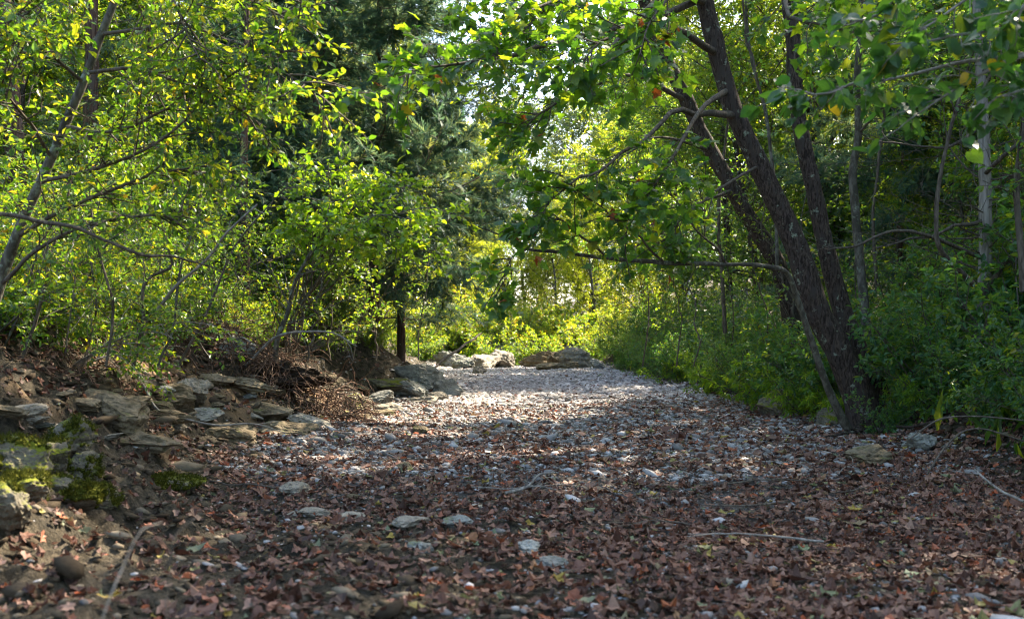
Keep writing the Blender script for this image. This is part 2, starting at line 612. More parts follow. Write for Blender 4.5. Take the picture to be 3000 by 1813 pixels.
gx = axis_pts(-260, 260, 0.055, 0.06)
gy = [-30.0, -20, -14, -10, -7, -5, -3.5, -2, -1, 0, 0.6, 1.2]
while gy[-1] < 300:
    gy.append(gy[-1] + max(0.035, 0.0075 * gy[-1] if gy[-1] < 60 else 0.05 * (gy[-1] - 50)))
gy = np.array(gy)
X, Y = np.meshgrid(gx, gy)
Z = height(X, Y)
nx, ny = len(gx), len(gy)
idx = np.arange(nx * ny).reshape(ny, nx)
F = np.stack([idx[:-1, :-1], idx[:-1, 1:], idx[1:, 1:], idx[1:, :-1]], -1).reshape(-1, 4)
g = Geo()
g.add(np.stack([X, Y, Z], -1).reshape(-1, 3), F)
ground = g.build("ground", M['ground'])
tag(ground, "dry creek bed and its earthen banks covered in gravel and fallen leaves", "ground", kind="structure")
l_, r__ = edges(Y)
zone = 0.45 + 0 * X
inbed = smooth(-0.2, 0.4, X - l_) * smooth(-0.2, 0.4, r__ - X) * smooth(5.5, 9, Y + 0.5 * X)
zone = zone + 0.55 * inbed
el = l_ - X
pn = np.stack([X, Y, 0 * X], -1)
clay = smooth(0.2, 0.7, el) * smooth(3.6, 2.6, el) * smooth(-0.5, 0.15, fbm(pn * 0.75, 3, 77)) * smooth(6, 8, Y) * smooth(17, 14, Y)  # clay mask, widened to stand for sunlit patches too
zone = zone * (1 - clay)
za = ground.data.attributes.new("zone", 'FLOAT', 'POINT')
za.data.foreach_set("value", zone.ravel().astype(np.float32))


def hit(px, py, d0=2.2, d1=70.0):
    """where the line of sight through a place of the 2464 px view meets the ground"""
    d = np.arange(d0, d1, .04)
    z = H_EYE - (py - 813) * K * d
    x = (px - 1232) * K * d
    under = np.nonzero(height(x, d, False) > z)[0]
    i = under[0] if len(under) else len(d) - 1
    return float(x[i]), float(d[i])


# ------------------------------------------------------------------ rocks
def ico(n):
    import bmesh
    bm = bmesh.new()
    bmesh.ops.create_icosphere(bm, subdivisions=n, radius=1.0)
    V = np.array([v.co[:] for v in bm.verts])
    F = np.array([[v.index for v in f.verts] for f in bm.faces])
    bm.free()
    return V, F


ICO = {n: ico(n) for n in (1, 2, 4, 5)}


def rock_shape(seed, cuts=14, n=5, flat=0.0):
    r = np.random.default_rng(seed)
    V, F = ICO[n]
    V = V.copy()
    for k in range(cuts):
        d = nrm(r.normal(0, 1, 3) * np.array([1, 1, 1 + flat]))
        h = r.uniform(0.45, 0.8)
        s = V @ d
        V = V - np.where(s > h, (s - h) * 0.93, 0)[:, None] * d
    lay = vnoise(np.stack([V[:, 0] * .6, V[:, 1] * .6, V[:, 2] * 7 + .8 * V[:, 0]], -1) + seed, seed)
    N = nrm(V)
    V = V + N * (0.10 * fbm(V * 2.2 + seed, 3, seed) + 0.045 * np.sign(lay) * np.minimum(np.abs(lay) * 4, 1) * (1 - np.abs(N[:, 2])) + 0.05 * fbm(V * 7 + seed, 4, seed + 3, .6))[:, None]
    V = V / np.abs(V).max(0)
    return V, F


def rock(x, y, size, rz, mat, label, seed, name="rock", sink=0.35, tilt=(0, 0), group=None, cuts=14, z=None, cat="rock"):
    V, F = rock_shape(seed, cuts)
    V = V * np.array(size) / 2
    g = Geo()
    g.add(V, F, None, False)
    o = g.build(name, mat)
    z0 = float(height(x, y)) if z is None else z
    o.location = (x, y, z0 + size[2] * (0.5 - sink))
    o.rotation_euler = (tilt[0], tilt[1], rz)
    o.data.shade_smooth() if False else None
    return tag(o, label, cat, group)


def gp(px, py, zg=0.0):
    """ground point seen at a place of the 2464 px view, ground height zg"""
    d = (H_EYE - zg) / ((py - 813) * K)
    return (px - 1232) * K * d, d


# ------------------------------------------------------------------ plant builders
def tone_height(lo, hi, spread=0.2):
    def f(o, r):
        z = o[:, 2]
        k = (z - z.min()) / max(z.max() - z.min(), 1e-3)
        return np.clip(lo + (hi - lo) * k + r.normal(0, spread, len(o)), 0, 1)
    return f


def broad_tree(name, seed, h=9.0, crown0=0.15, spread=2.8, limbs=34, leaf=0.075, lmat='leaf_mid', tmat='bark_dark', r0=0.11,
               tpl=DIAMOND, per=13, m2=8, m3=7, lean=(0, 0), tone=None):
    r = np.random.default_rng(seed)
    root = empty(name, (0, 0, 0), "x", "tree")
    D = nrm(np.array([[lean[0], lean[1], 1.0]]))
    P = grow(np.array([[0, 0, -0.15]]), D, h, 14, 0.05, 0.03, r)
    gt = Geo()
    tubes(gt, P, np.linspace(r0, 0.012, 15)[None], 9, rough=0.12)
    gt.build("trunk", M[tmat], root)
    o1, d1, t1 = spawn(P, limbs, crown0, 0.98, 68, r, up=0.25)
    L1 = spread * (0.45 + 0.55 * np.sin(np.clip((t1 - crown0) / (1 - crown0), 0, 1) * math.pi * 0.8 + 0.5)) * r.uniform(0.55, 1.15, len(t1))
    B1 = grow(o1, d1, L1, 6, 0.14, 0.02, r)
    rr = np.interp(t1, [0, 1], [r0 * 0.35, 0.01])
    gb = Geo()
    tubes(gb, B1, rr[:, None] * np.linspace(1, 0.25, 7)[None], 5)
    o2, d2, t2 = spawn(B1, m2, 0.2, 1.0, 45, r, up=0.05, flat=0.5)
    L2 = np.repeat(L1, m2) * 0.42 * (1.15 - 0.5 * t2) * r.uniform(0.6, 1.2, len(t2))
    B2 = grow(o2, d2, L2, 4, 0.16, 0.0, r)
    tubes(gb, B2, np.linspace(0.009, 0.004, 5)[None] * np.ones((len(B2), 1)), 3)
    o3, d3, t3 = spawn(B2, m3, 0.15, 1.0, 45, r, flat=0.5)
    B3 = grow(o3, d3, r.uniform(0.2, 0.5, len(t3)) * spread / 2.8, 2, 0.12, -0.05, r)
    gb.build("branches", M['twig'], root)
    gl = Geo()
    leaf_on(gl, tpl, B3, per, leaf, r, tone=tone)
    gl.build("foliage", M[lmat], root)
    return root


def shrub(name, seed, h=2.2, stems=9, spread=0.9, leaf=0.05, lmat='leaf_mid', per=12, tpl=DIAMOND, m2=12, m3=5, smat='twig', arch=-0.04, tone=None, r0=0.014, cat="shrub", droop=0.25):
    r = np.random.default_rng(seed)
    root = empty(name, (0, 0, 0), "x", cat)
    a = r.uniform(0, 2 * math.pi, stems)
    s = r.uniform(0.1, 1.35, stems) * spread
    P0 = np.stack([np.cos(a) * 0.15 * spread, np.sin(a) * 0.15 * spread, np.full(stems, -0.1)], -1)
    D = np.stack([np.cos(a) * s, np.sin(a) * s, np.ones(stems)], -1)
    L = h * r.uniform(0.4, 1.3, stems)
    P = grow(P0, D, L, 8, 0.09, arch, r)
    gs = Geo()
    tubes(gs, P, (r0 * r.uniform(.6, 1.3, stems))[:, None] * np.linspace(1, 0.3, 9)[None], 5)
    o2, d2, t2 = spawn(P, m2, 0.15, 1, 50, r, up=0.15)
    B2 = grow(o2, d2, h * 0.36 * (1.2 - 0.6 * t2) * r.uniform(.5, 1.2, len(t2)), 4, 0.15, -0.02, r)
    tubes(gs, B2, np.linspace(0.4, 0.2, 5)[None] * np.full((len(B2), 1), r0), 3)
    gs.build("stems", M[smat], root)
    o3, d3, t3 = spawn(B2, m3, 0.1, 1, 45, r, flat=0.4)
    B3 = grow(o3, d3, h * 0.12 * r.uniform(.5, 1.3, len(t3)), 2, 0.12, -0.05, r)
    gl = Geo()
    leaf_on(gl, tpl, B3, per, leaf, r, tone=tone, droop=droop)
    gl.build("foliage", M[lmat], root)
    return root


def cedar(name, seed, h=13, r0=0.13, spread=3.2, crown0=0.12, nb=88, m2=20, m3=9, dead=0.0, spray=0.27):
    r = np.random.default_rng(seed)
    root = empty(name, (0, 0, 0), "x", "tree")
    P = grow(np.array([[0, 0, -0.15]]), np.array([[0, 0, 1.0]]), h, 16, 0.012, 0.02, r)
    gt = Geo()
    tubes(gt, P, np.linspace(r0, 0.015, 17)[None], 10, rough=0.1)
    gt.build("trunk", M['bark_red'], root)
    o1, d1, t1 = spawn(P, nb, crown0, 0.99, 84, r)
    lev = np.round(t1 * 24) / 24 + r.normal(0, .004, len(t1))
    o1, _d = samp(P, lev[None])
    o1 = o1[0]
    d1[:, 2] = r.normal(.02, .07, len(d1))
    k = np.clip((t1 - crown0) / (1 - crown0), 0, 1)
    L1 = spread * (0.25 + 0.95 * (1 - k) ** 0.75) * r.uniform(0.6, 1.1, len(t1)) * smooth(-0.05, 0.15, k + 0.06)
    B1 = grow(o1, d1, L1, 8, 0.07, 0.035, r)
    gb = Geo()
    tubes(gb, B1, (0.006 + 0.012 * L1 / spread)[:, None] * np.linspace(1, 0.3, 9)[None], 4)
    o2, d2, t2 = spawn(B1, m2, 0.2, 1, 46, r, flat=0.9)
    B2 = grow(o2, d2, np.repeat(L1, m2) * 0.3 * (1.25 - .7 * t2) * r.uniform(.6, 1.2, len(t2)), 4, 0.1, -0.02, r)
    tubes(gb, B2, np.linspace(0.006, 0.003, 5)[None] * np.ones((len(B2), 1)), 3)
    gb.build("branches", M['twig'], root)
    o3, d3, t3 = spawn(B2, m3, 0.15, 1, 38, r, flat=0.6)
    gl = Geo()
    n = np.array([0, 0, 1.0]) + r.normal(0, 0.35, (len(o3), 3))
    for s_ in range(2):
        dd = d3 + r.normal(0, 0.35, d3.shape) - np.array([0, 0, 0.15])
        leaves(gl, SPRAY, o3, dd, n, spray * r.uniform(.6, 1.3, len(o3)), np.clip(r.normal(.45, .25, len(o3)), 0, 1))
    gl.build("foliage", M['needle'], root)
    return root


USED = set()
WORDS = "first second third fourth fifth sixth seventh eighth ninth tenth eleventh twelfth thirteenth fourteenth fifteenth sixteenth seventeenth eighteenth nineteenth twentieth".split()


def ordw(i):
    if i < 20:
        return WORDS[i]
    t = ["twenty", "thirty", "forty", "fifty"][(i + 1) // 10 - 2]
    u = (i + 1) % 10
    return t + "-" + WORDS[u - 1] if u else {"twenty": "twentieth", "thirty": "thirtieth", "forty": "fortieth", "fifty": "fiftieth"}[t]


def plant(protos, spots, label, group, r, smin=0.85, smax=1.15, tilt=0.06):
    """spots: (x, y, scale) sorted from the nearest; the first spot of an unused proto takes the proto itself"""
    for i, sp in enumerate(sorted(spots, key=lambda s: s[1])):
        x, y, s = sp[:3]
        p = protos[i % len(protos)]
        z = float(height(x, y, False))
        sc_ = s * r.uniform(smin, smax)
        lab = label.format(ordw(i))
        rz = r.uniform(0, 6.28)
        tl = (r.normal(0, tilt), r.normal(0, tilt))
        if p.name not in USED:
            USED.add(p.name)
            p.location = (x, y, z)
            p.rotation_euler = (tl[0], tl[1], rz)
            p.scale = (sc_, sc_, sc_)
            p["label"] = lab
            p["group"] = group
        else:
            c_ = copy_tree(p, (x, y, z), rz, sc_, lab, group, tl)


def strip(side, y0, y1, n, off0, off1, s0, s1, r, edge=None):
    """spots along a bank, off metres outside the bed's edge"""
    ys = y0 + (y1 - y0) * (np.arange(n) + r.uniform(0.1, 0.9, n)) / n
    out_ = []
    for y in ys:
        l, rr = edges(y)
        o = r.uniform(off0, off1)
        x = l - o if side < 0 else rr + o
        px = 1232 + x / (y * K)
        if edge and edge[0] < px < edge[1] and y < edge[2]:
            continue
        out_.append((float(x), float(y), r.uniform(s0, s1)))
    return out_

#@@PART2
# ------------------------------------------------------------------ wood behind and beside: prototypes and rows
r2 = np.random.default_rng(77)
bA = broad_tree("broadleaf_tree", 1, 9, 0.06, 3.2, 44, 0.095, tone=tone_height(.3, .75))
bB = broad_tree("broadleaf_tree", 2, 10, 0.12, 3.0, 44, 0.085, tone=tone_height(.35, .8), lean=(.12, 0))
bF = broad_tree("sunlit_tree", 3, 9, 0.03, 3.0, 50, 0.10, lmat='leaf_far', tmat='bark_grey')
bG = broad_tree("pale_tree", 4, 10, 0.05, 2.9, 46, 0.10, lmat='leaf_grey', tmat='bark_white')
bL = broad_tree("understory_tree", 5, 7, 0.06, 2.8, 40, 0.085, lmat='leaf_left', tmat='bark_grey', r0=.06, tpl=OVAL)
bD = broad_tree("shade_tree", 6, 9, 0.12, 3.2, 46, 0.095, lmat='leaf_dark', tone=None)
ced = cedar("cedar_tree", 7, spread=3.7)

RB, LB = "bank of the leaning trunks", "bank of bare roots"
# far end of the creek
far = [(-13, 58, 2.0), (-8, 66, 1.7), (-3.8, 60, 1.3), (-2.4, 71, 1.75), (1.4, 68, 1.15), (4.8, 62, 1.45), (9, 59, 1.7), (15, 64, 1.9), (-1, 56, .65), (2.6, 57, .9)]
plant([bF], far, "{} tall yellow green tree beyond the far boulders, counted from the nearest", "tall sunlit trees beyond the creek's end", r2)
far = [(-19, 72, 2.4), (-12, 80, 2.2), (-6.5, 74, 1.8), (6.5, 76, 2.3), (14, 80, 2.6), (24, 74, 2.5), (-28, 70, 2.4), (33, 72, 2.4), (1.2, 84, 1.3), (-3, 88, 1.7), (6, 90, 1.9)]
plant([bG], far, "{} pale leaved tree in the farthest row, counted from the nearest", "pale trees in the farthest row", r2)
# rows on both banks
plant([bL, bA], strip(-1, 12.5, 44, 11, 5.5, 9, .9, 1.2, r2, (640, 1220, 34)), "{} broadleaf tree up the slope of the " + LB + ", counted from the nearest", "trees up the root bank", r2)
plant([bF, bL], strip(-1, 16, 46, 11, 9, 15, 1.2, 1.6, r2, (640, 1220, 34)), "{} sunlit tree high behind the " + LB + ", counted from the nearest", "sunlit trees behind the root bank", r2)
plant([bB, bD], strip(1, 13, 44, 12, 3.5, 7, 1.15, 1.6, r2, (1980, 2500, 28)), "{} tree standing just behind the thicket on the " + RB + "", "trees behind the thicket", r2)
plant([bA, bB], strip(1, 12, 40, 11, 7.5, 14, 1.4, 1.8, r2, (1950, 2400, 30)), "{} tall tree deep in the wood of the " + RB + "", "tall trees deep in the wood", r2)
plant([bA, bG], strip(-1, 20, 60, 13, 14, 26, 1.5, 2.1, r2), "{} tree high up the hill above the " + LB + ", counted from the nearest", "trees high up the hill", r2)
plant([bB, bF], strip(1, 18, 48, 11, 13, 24, 1.2, 1.5, r2), "{} tree far back in the wood above the " + RB + "", "trees far back in the wood", r2)
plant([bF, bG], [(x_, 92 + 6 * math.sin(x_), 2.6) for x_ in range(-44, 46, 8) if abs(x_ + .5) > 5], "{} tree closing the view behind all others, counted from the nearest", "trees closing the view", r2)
# leafy trees leaning over the bed beyond the opening
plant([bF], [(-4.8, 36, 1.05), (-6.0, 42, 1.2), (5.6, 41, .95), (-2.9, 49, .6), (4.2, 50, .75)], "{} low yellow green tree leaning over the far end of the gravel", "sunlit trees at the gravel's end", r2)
# trees added beside and behind the photographer to shade the near bed
plant([bD, bB], [(7.5, 7.5, 1.2), (9, 2.5, 1.2), (6.0, -2.5, 1.1), (11.5, 10.5, 1.35), (-7.5, 1.0, 1.1), (1, -7, 1.2), (12, 5.5, 1.4), (-3.5, -5, 1.1), (8.5, 15, 1.3)],
      "{} added shade tree beside the near leaf litter", "added shade trees round the near bed", r2)
plant([bL, bF], [(8.8, 19, .8), (10.5, 24, 1.0), (13, 27, 1.1), (15.5, 31, 1.2), (12.5, 33, 1.2), (19, 36, 1.4), (17, 42, 1.5)], "{} yellow green tree glowing behind the dead grey trunk", "sunlit trees behind the dead trunk", r2)  # their sunlit glow is painted into the leaf colours
# cedars
plant([ced], [tuple(S(900, 800, 21.5)[:2]) + (1.0,), tuple(S(770, 800, 20)[:2]) + (.85,), tuple(S(965, 800, 28)[:2]) + (1.0,), tuple(S(700, 800, 25)[:2]) + (1.,)],
      "{} tall grey green cedar on the " + LB + ", counted from the nearest", "grey green cedars of the root bank", r2, .98, 1.02, .01)
plant([ced], [(8.0, 21, .75), (12.5, 17, .8)], "{} dark cedar behind the dead grey trunk", "dark cedars behind the dead trunk", r2, .95, 1.05, .02)

# shrubs
sN = shrub("shrub", 25, 1.5, 12, 1.0, .085, 'leaf_dark', tpl=OVAL, per=8, m2=10, m3=4)
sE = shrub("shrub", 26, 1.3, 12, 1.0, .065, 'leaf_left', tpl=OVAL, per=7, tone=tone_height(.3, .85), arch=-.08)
sK = shrub("shrub", 28, 1.9, 8, 1.1, .06, 'leaf_left', tpl=OVAL, per=6, m2=9, m3=4, smat='bark_pale', arch=-.1)
plant([sE, sK], strip(-1, 9.0, 21, 28, 1.7, 3.1, .45, 1.05, r2), "{} low leafy bush at the lip of the " + LB, "low bushes at the lip of the root bank", r2)
plant([sN], [(4.7, 7.9, .5), (5.3, 8.2, .8), (4.9, 6.5, .6), (5.8, 7.4, 1.0), (6.2, 9.2, 1.15), (5.2, 10.0, .9), (6.8, 10.6, 1.3), (4.9, 8.9, .6), (6.9, 8.4, 1.3), (5.9, 11.3, 1.2), (5.0, 11.6, .8), (7.6, 12.5, 1.4), (4.75, 11.1, .55), (4.2, 11.3, .33), (4.6, 13.6, .9), (4.5, 15.4, 1.0), (6, 13.8, 1.3)],
      "{} dark leafy bush round the foot of the leaning trunks", "dark bushes above the pale boulder", r2)
sL = shrub("shrub", 27, 1.0, 9, 1.0, .13, 'leaf_bright', tpl=LANCE, per=9, m2=7, m3=3, droop=.7)
plant([sL], [(4.35, 12.9, .7), (4.2, 14.0, .8), (4.1, 15.4, .8), (4.3, 17, .9), (4.0, 19.5, .9), (4.6, 11.3, .5), (4.1, 24, 1.0), (5.2, 9.3, .7)],
      "{} low plant with long drooping narrow leaves at the edge of the thicket", "low plants with narrow leaves", r2)
plant([sE], [(x_, 45.5 + 2.5 * math.sin(3 * x_), 1.5) for x_ in (-4.5, -3.2, -2, -.8, .4, 1.5, 2.6, 3.9, 5.2)] + [(x_, 50 + 2 * math.sin(5 * x_), 2.2) for x_ in (-5, -2.8, -.9, 1.3, 3.3, 5.5)],
      "{} leafy bush right behind the far row of boulders", "leafy bushes behind the far boulders", r2)
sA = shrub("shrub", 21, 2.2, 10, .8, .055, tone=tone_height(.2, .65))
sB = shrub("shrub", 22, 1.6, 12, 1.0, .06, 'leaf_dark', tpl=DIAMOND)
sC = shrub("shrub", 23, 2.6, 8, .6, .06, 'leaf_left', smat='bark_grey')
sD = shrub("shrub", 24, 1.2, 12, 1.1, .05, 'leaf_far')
plant([sC, sA], strip(-1, 10.5, 32, 20, 2.4, 4.6, .85, 1.2, r2), "{} leafy shrub along the crest of the " + LB + "", "shrubs along the crest of the root bank", r2)
plant([sC, sD], strip(-1, 12, 36, 13, 4.5, 9, 1.0, 1.5, r2), "{} tall shrub between the trees of the " + LB + "", "tall shrubs between the trees", r2)
plant([sD, sA], strip(-1, 26, 44, 9, .6, 3.2, .6, 1.0, r2), "{} yellow green bush where the " + LB + " meets the far gravel", "yellow green bushes by the far gravel", r2)
plant([sB, sA, sN], strip(1, 12.6, 42, 21, .1, 1.2, .5, .95, r2), "{} dense green bush at the gravel's edge on the " + RB + "", "bushes at the gravel's edge", r2)
plant([sA, sB, sN], strip(1, 9.5, 40, 18, 2, 4.5, .9, 1.4, r2), "{} taller bush of the thicket on the " + RB + "", "taller bushes of the thicket", r2)
plant([sD, sC], [(-1.6, 46.5, .8), (0.3, 48, .9), (1.7, 47, .8), (3.2, 47.5, .9), (-3.4, 47, 1), (5, 46, 1.1), (0.9, 52, 1.4), (-1.4, 53, 1.5), (2.8, 54, 1.6)],
      "{} sunlit bush behind the far row of boulders", "bushes behind the far boulders", r2)
#@@PART3
# ------------------------------------------------------------------ single trees and boughs that stand out
def pline(ctrl, n=24, wig=0.0, r=rng):
    """control points (px, py, distance, radius) to a smooth polyline and radii"""
    c = np.array([np.r_[S(a, b, d), q] for a, b, d, q in ctrl])
    s = spline(c, n)
    if wig:
        s[:, :3] += wig * fbm(s[:, :3] * 1.7, 3, int(r.integers(99)))[:, None] * r.normal(0, 1, 3) * smooth(0, .25, np.linspace(0, 1, n))[:, None]
    return s[:, :3], np.maximum(s[:, 3], .0015)


def rebase(geos, p0):
    for g_ in geos:
        g_.v = [v_ - np.asarray(p0, np.float32) for v_ in g_.v]


TRUNK = []


def snap(p):
    """the nearest point of the trunks being dressed"""
    if not TRUNK:
        return p
    a = np.concatenate(TRUNK)
    return a[np.argmin(((a - p) ** 2).sum(1))]


def bough(gb, gl, ctrl, tpl, leaf, m=14, sub=0.5, m3=4, per=5, r=rng, t0=.15, droop=.35, tone=None, upn=1.0, n=20, wig=.05, trop=-.02, subt=1.0):
    P, R = pline(ctrl, n, wig, r)
    if TRUNK:
        near_ = snap(P[0])
        if np.linalg.norm(near_ - P[0]) < 1.2:
            P = P + (near_ - P[0])[None] * smooth(.6, 0, np.linspace(0, 1, len(P)))[:, None]
    tubes(gb, P, R, 7)
    o, d, t_ = spawn(P[None], m, t0, 1, 48, r, flat=.5)
    B = grow(o, d, sub * (1.15 - .55 * t_) * r.uniform(.5, 1.2, len(t_)), 5, .13, trop, r)
    tubes(gb, B, np.linspace(.007, .003, 6)[None] * subt * np.ones((len(B), 1)), 4)
    o, d, t_ = spawn(B, m3, .1, 1, 45, r, flat=.5)
    C_ = grow(o, d, sub * .32 * r.uniform(.5, 1.3, len(t_)), 3, .12, -.06, r)
    tubes(gb, C_, np.linspace(.003, .0015, 4)[None] * subt * np.ones((len(C_), 1)), 3)
    leaf_on(gl, tpl, np.concatenate([C_]), per, leaf, r, tone=tone, droop=droop, upn=upn)


def hero(name, base, label, cat, trunk=None, tmat='bark_dark', branches=None, leaves_=None, lmat='leaf_mid', bmat='twig', group=None, trunks=None):
    root = empty(name, base, label, cat, group)
    for tg in (trunks or ([trunk] if trunk else [])):
        rebase([tg], base)
        tg.build("trunk", M[tmat], root)
    if branches is not None and branches.n:
        rebase([branches], base)
        branches.build("branches", M[bmat], root)
    if leaves_ is not None and leaves_.n:
        rebase([leaves_], base)
        leaves_.build("foliage", M[lmat], root)
    return root


def trunk_geo(ctrl, n=90, k=22, rough=.13, wig=.02, flare=0.0, seed=3, keep=False):
    P, R = pline(ctrl, n, wig)
    if not keep:
        TRUNK.clear()
    TRUNK.append(P)
    if flare:
        R = R * (1 + flare * np.exp(-np.arange(n) / 5.0))
    g_ = Geo()
    tubes(g_, P, R, k, rough=rough, seed=seed)
    return g_


# twin leaning trunks
r3 = np.random.default_rng(5)
D0 = 12.0
tA = trunk_geo([(2100, 1060, D0, .24), (2062, 940, D0, .185), (2010, 830, D0, .16), (1962, 739, D0, .148), (1918, 596, D0, .14), (1843, 432, D0, .122), (1764, 260, D0, .112), (1727, 129, D0, .108), (1690, -20, D0, .10), (1660, -160, D0, .095), (1600, -420, D0, .08), (1500, -800, D0, .05)], 130, 26, .07, .015, .3)
tB = trunk_geo([(2135, 1060, D0 + .15, .20), (2108, 940, D0 + .2, .14), (2062, 830, D0 + .3, .12), (2025, 739, D0 + .4, .115), (1988, 596, D0 + .4, .108), (1953, 432, D0 + .4, .10), (1918, 260, D0 + .4, .092), (1909, 99, D0 + .4, .088), (1895, -20, D0 + .4, .08), (1885, -200, D0 + .4, .075), (1900, -700, D0 + .4, .05)], 130, 22, .075, .015, .3, 8, True)
gb, gl = Geo(), Geo()
for c_ in ([(1735, 130, 12, .05), (1600, 60, 10.8, .035), (1367, 99, 9.4, .025), (1180, 140, 8.6, .016), (1040, 165, 8.2, .009), (955, 190, 8.0, .004)],
           [(1800, 270, 12, .05), (1660, 265, 11, .03), (1540, 330, 10, .02), (1430, 400, 9.3, .014), (1330, 470, 9, .008), (1290, 560, 8.8, .003)],
           [(1690, 0, 12, .05), (1560, -40, 10.5, .03), (1400, -20, 9.3, .02), (1250, 40, 8.6, .012), (1150, 100, 8.2, .004)],
           [(1690, -10, 12, .05), (1520, 70, 10.8, .03), (1400, 200, 9.8, .02), (1310, 260, 9.2, .01), (1240, 330, 9, .004)],
           [(1770, 210, 12, .04), (1700, 260, 10.6, .025), (1620, 380, 9.8, .015), (1560, 470, 9.4, .008), (1500, 570, 9.2, .003)],
           [(1830, 400, 12, .02), (1740, 450, 11, .014), (1660, 520, 10.4, .010), (1590, 600, 10, .004)],
           [(1690, -20, 12, .05), (1640, -60, 9.5, .03), (1560, 20, 8.2, .02), (1450, 90, 7.5, .01), (1390, 170, 7.3, .004)],
           [(1690, -20, 12, .05), (1680, -80, 9.5, .03), (1620, -20, 8.0, .015), (1560, 60, 7.5, .008), (1540, 130, 7.2, .003)],
           [(1880, 0, 12.3, .05), (1860, -40, 10.2, .03), (1900, 30, 9, .02), (1990, 60, 8.4, .01), (2080, 90, 8, .003)],
           [(1690, -20, 12, .04), (1500, -60, 11.5, .03), (1320, -40, 11, .02), (1200, -10, 10.6, .01)],
           [(1690, -120, 12, .04), (1450, -90, 11.5, .03), (1300, 30, 11, .02), (1220, 90, 10.6, .01), (1120, 60, 10.4, .004)]):
    bough(gb, gl, c_, SYC, .10, 19, .7, 5, 3, r3, .36, .45, n=22, upn=1.0)
# unseen boughs added over the gravel, above the frame, to shade the near bed
for k_ in range(40):
    x1, y1, z1 = r3.uniform(-4.5, 4.6), r3.uniform(4.2, 21), r3.uniform(6.2, 9.5)
    if x1 < 1.2 and 12.5 < y1 < 18.5:  # gap shaped to let sun through to the root bank
        continue
    b0 = np.array([2.6, 12.0, r3.uniform(7.2, 9.5)])
    e_ = np.array([x1, y1, max(z1, 1.2 + .36 * y1 + 1.3)])
    P, R = spline(np.array([np.r_[b0, .05], np.r_[b0 * .5 + e_ * .5 + [0, 0, .5], .03], np.r_[e_, .008]]), 14)[:, :3], np.linspace(.05, .01, 14)
    tubes(gb, P, R, 5)
    o, d, t_ = spawn(P[None], 12, .3, 1, 50, r3, flat=.6)
    B = grow(o, d, r3.uniform(.6, 1.5, len(o)), 4, .13, 0, r3)
    tubes(gb, B, np.linspace(.008, .003, 5)[None] * np.ones((len(B), 1)), 3)
    o, d, t_ = spawn(B, 5, .1, 1, 45, r3, flat=.5)
    leaf_on(gl, DIAMOND, grow(o, d, r3.uniform(.2, .5, len(o)), 2, .1, 0, r3), 6, .17, r3)
hero("twin_trunk_tree", S(2105, 1020, D0), "large tree with two thick rough trunks leaning over the gravel, the stoutest in view", "tree",
     trunks=[tA, tB], branches=gb, leaves_=gl, lmat='leaf_syc')
# stem with the level branch
gt = trunk_geo([(2040, 1030, 11.6, .055), (1995, 940, 11.4, .045), (1960, 840, 11.2, .038), (1925, 735, 11, .034), (1895, 655, 10.8, .028), (1840, 638, 10.6, .024), (1740, 634, 10.3, .021), (1600, 630, 10, .023), (1470, 618, 9.8, .02), (1350, 606, 9.6, .017), (1270, 600, 9.5, .014), (1220, 575, 9.4, .010), (1150, 545, 9.3, .005)], 80, 10, .07, .008)
gb, gl = Geo(), Geo()
for c_ in ([(1470, 618, 9.8, .014), (1400, 560, 9.5, .01), (1340, 520, 9.2, .008), (1280, 540, 9, .004)],
           [(1600, 630, 10, .014), (1520, 560, 9.6, .01), (1430, 480, 9.3, .007), (1350, 410, 9.1, .003)],
           [(1740, 634, 10.3, .014), (1690, 560, 10, .01), (1640, 490, 9.8, .006), (1580, 440, 9.6, .003)],
           [(1270, 600, 9.5, .01), (1235, 620, 9.3, .006), (1220, 660, 9.2, .004), (1215, 700, 9.1, .002)]):
    bough(gb, gl, c_, SYC, .105, 8, .42, 3, 3, r3, .3, .5, upn=.9)
hero("arching_sapling", S(2062, 1020, 11.6), "slender stem bending into a long level branch with big lobed leaves, against the leaning trunks", "tree",
     trunk=gt, tmat='bark_grey', branches=gb, leaves_=gl, lmat='leaf_syc')
# darker leaning trunk behind
gt = trunk_geo([(1930, 900, 17, .16), (1890, 695, 17, .145), (1860, 616, 17, .14), (1786, 496, 17, .135), (1738, 412, 17, .13), (1687, 318, 17, .125), (1650, 238, 17, .12), (1590, 110, 17, .12), (1540, -40, 17, .11), (1480, -300, 17, .08)], 90, 16, .08, .03, .2, 14)
gb, gl = Geo(), Geo()
for c_ in ([(1650, 240, 17, .05), (1500, 180, 16, .03), (1350, 240, 15.5, .02), (1230, 330, 15, .006)],
           [(1600, 110, 17, .05), (1450, 60, 16, .03), (1300, 130, 15.5, .02), (1190, 220, 15, .006)],
           [(1720, 350, 17, .04), (1600, 330, 16, .02), (1480, 380, 15.5, .01), (1400, 460, 15, .006)],
           [(1560, 0, 17, .04), (1400, -30, 16, .02), (1280, 60, 15.5, .01), (1180, 130, 15, .006)],
           [(1780, 450, 17, .04), (1700, 480, 16, .02), (1600, 560, 15.5, .01), (1500, 600, 15, .006)]):
    bough(gb, gl, c_, DIAMOND, .10, 22, 1.0, 6, 6, r3, .35, .4, n=22)
hero("leaning_tree", S(1920, 880, 17), "dark leaning trunk half hidden behind the twin trunks", "tree", trunk=gt, branches=gb, leaves_=gl, lmat='leaf_mid')
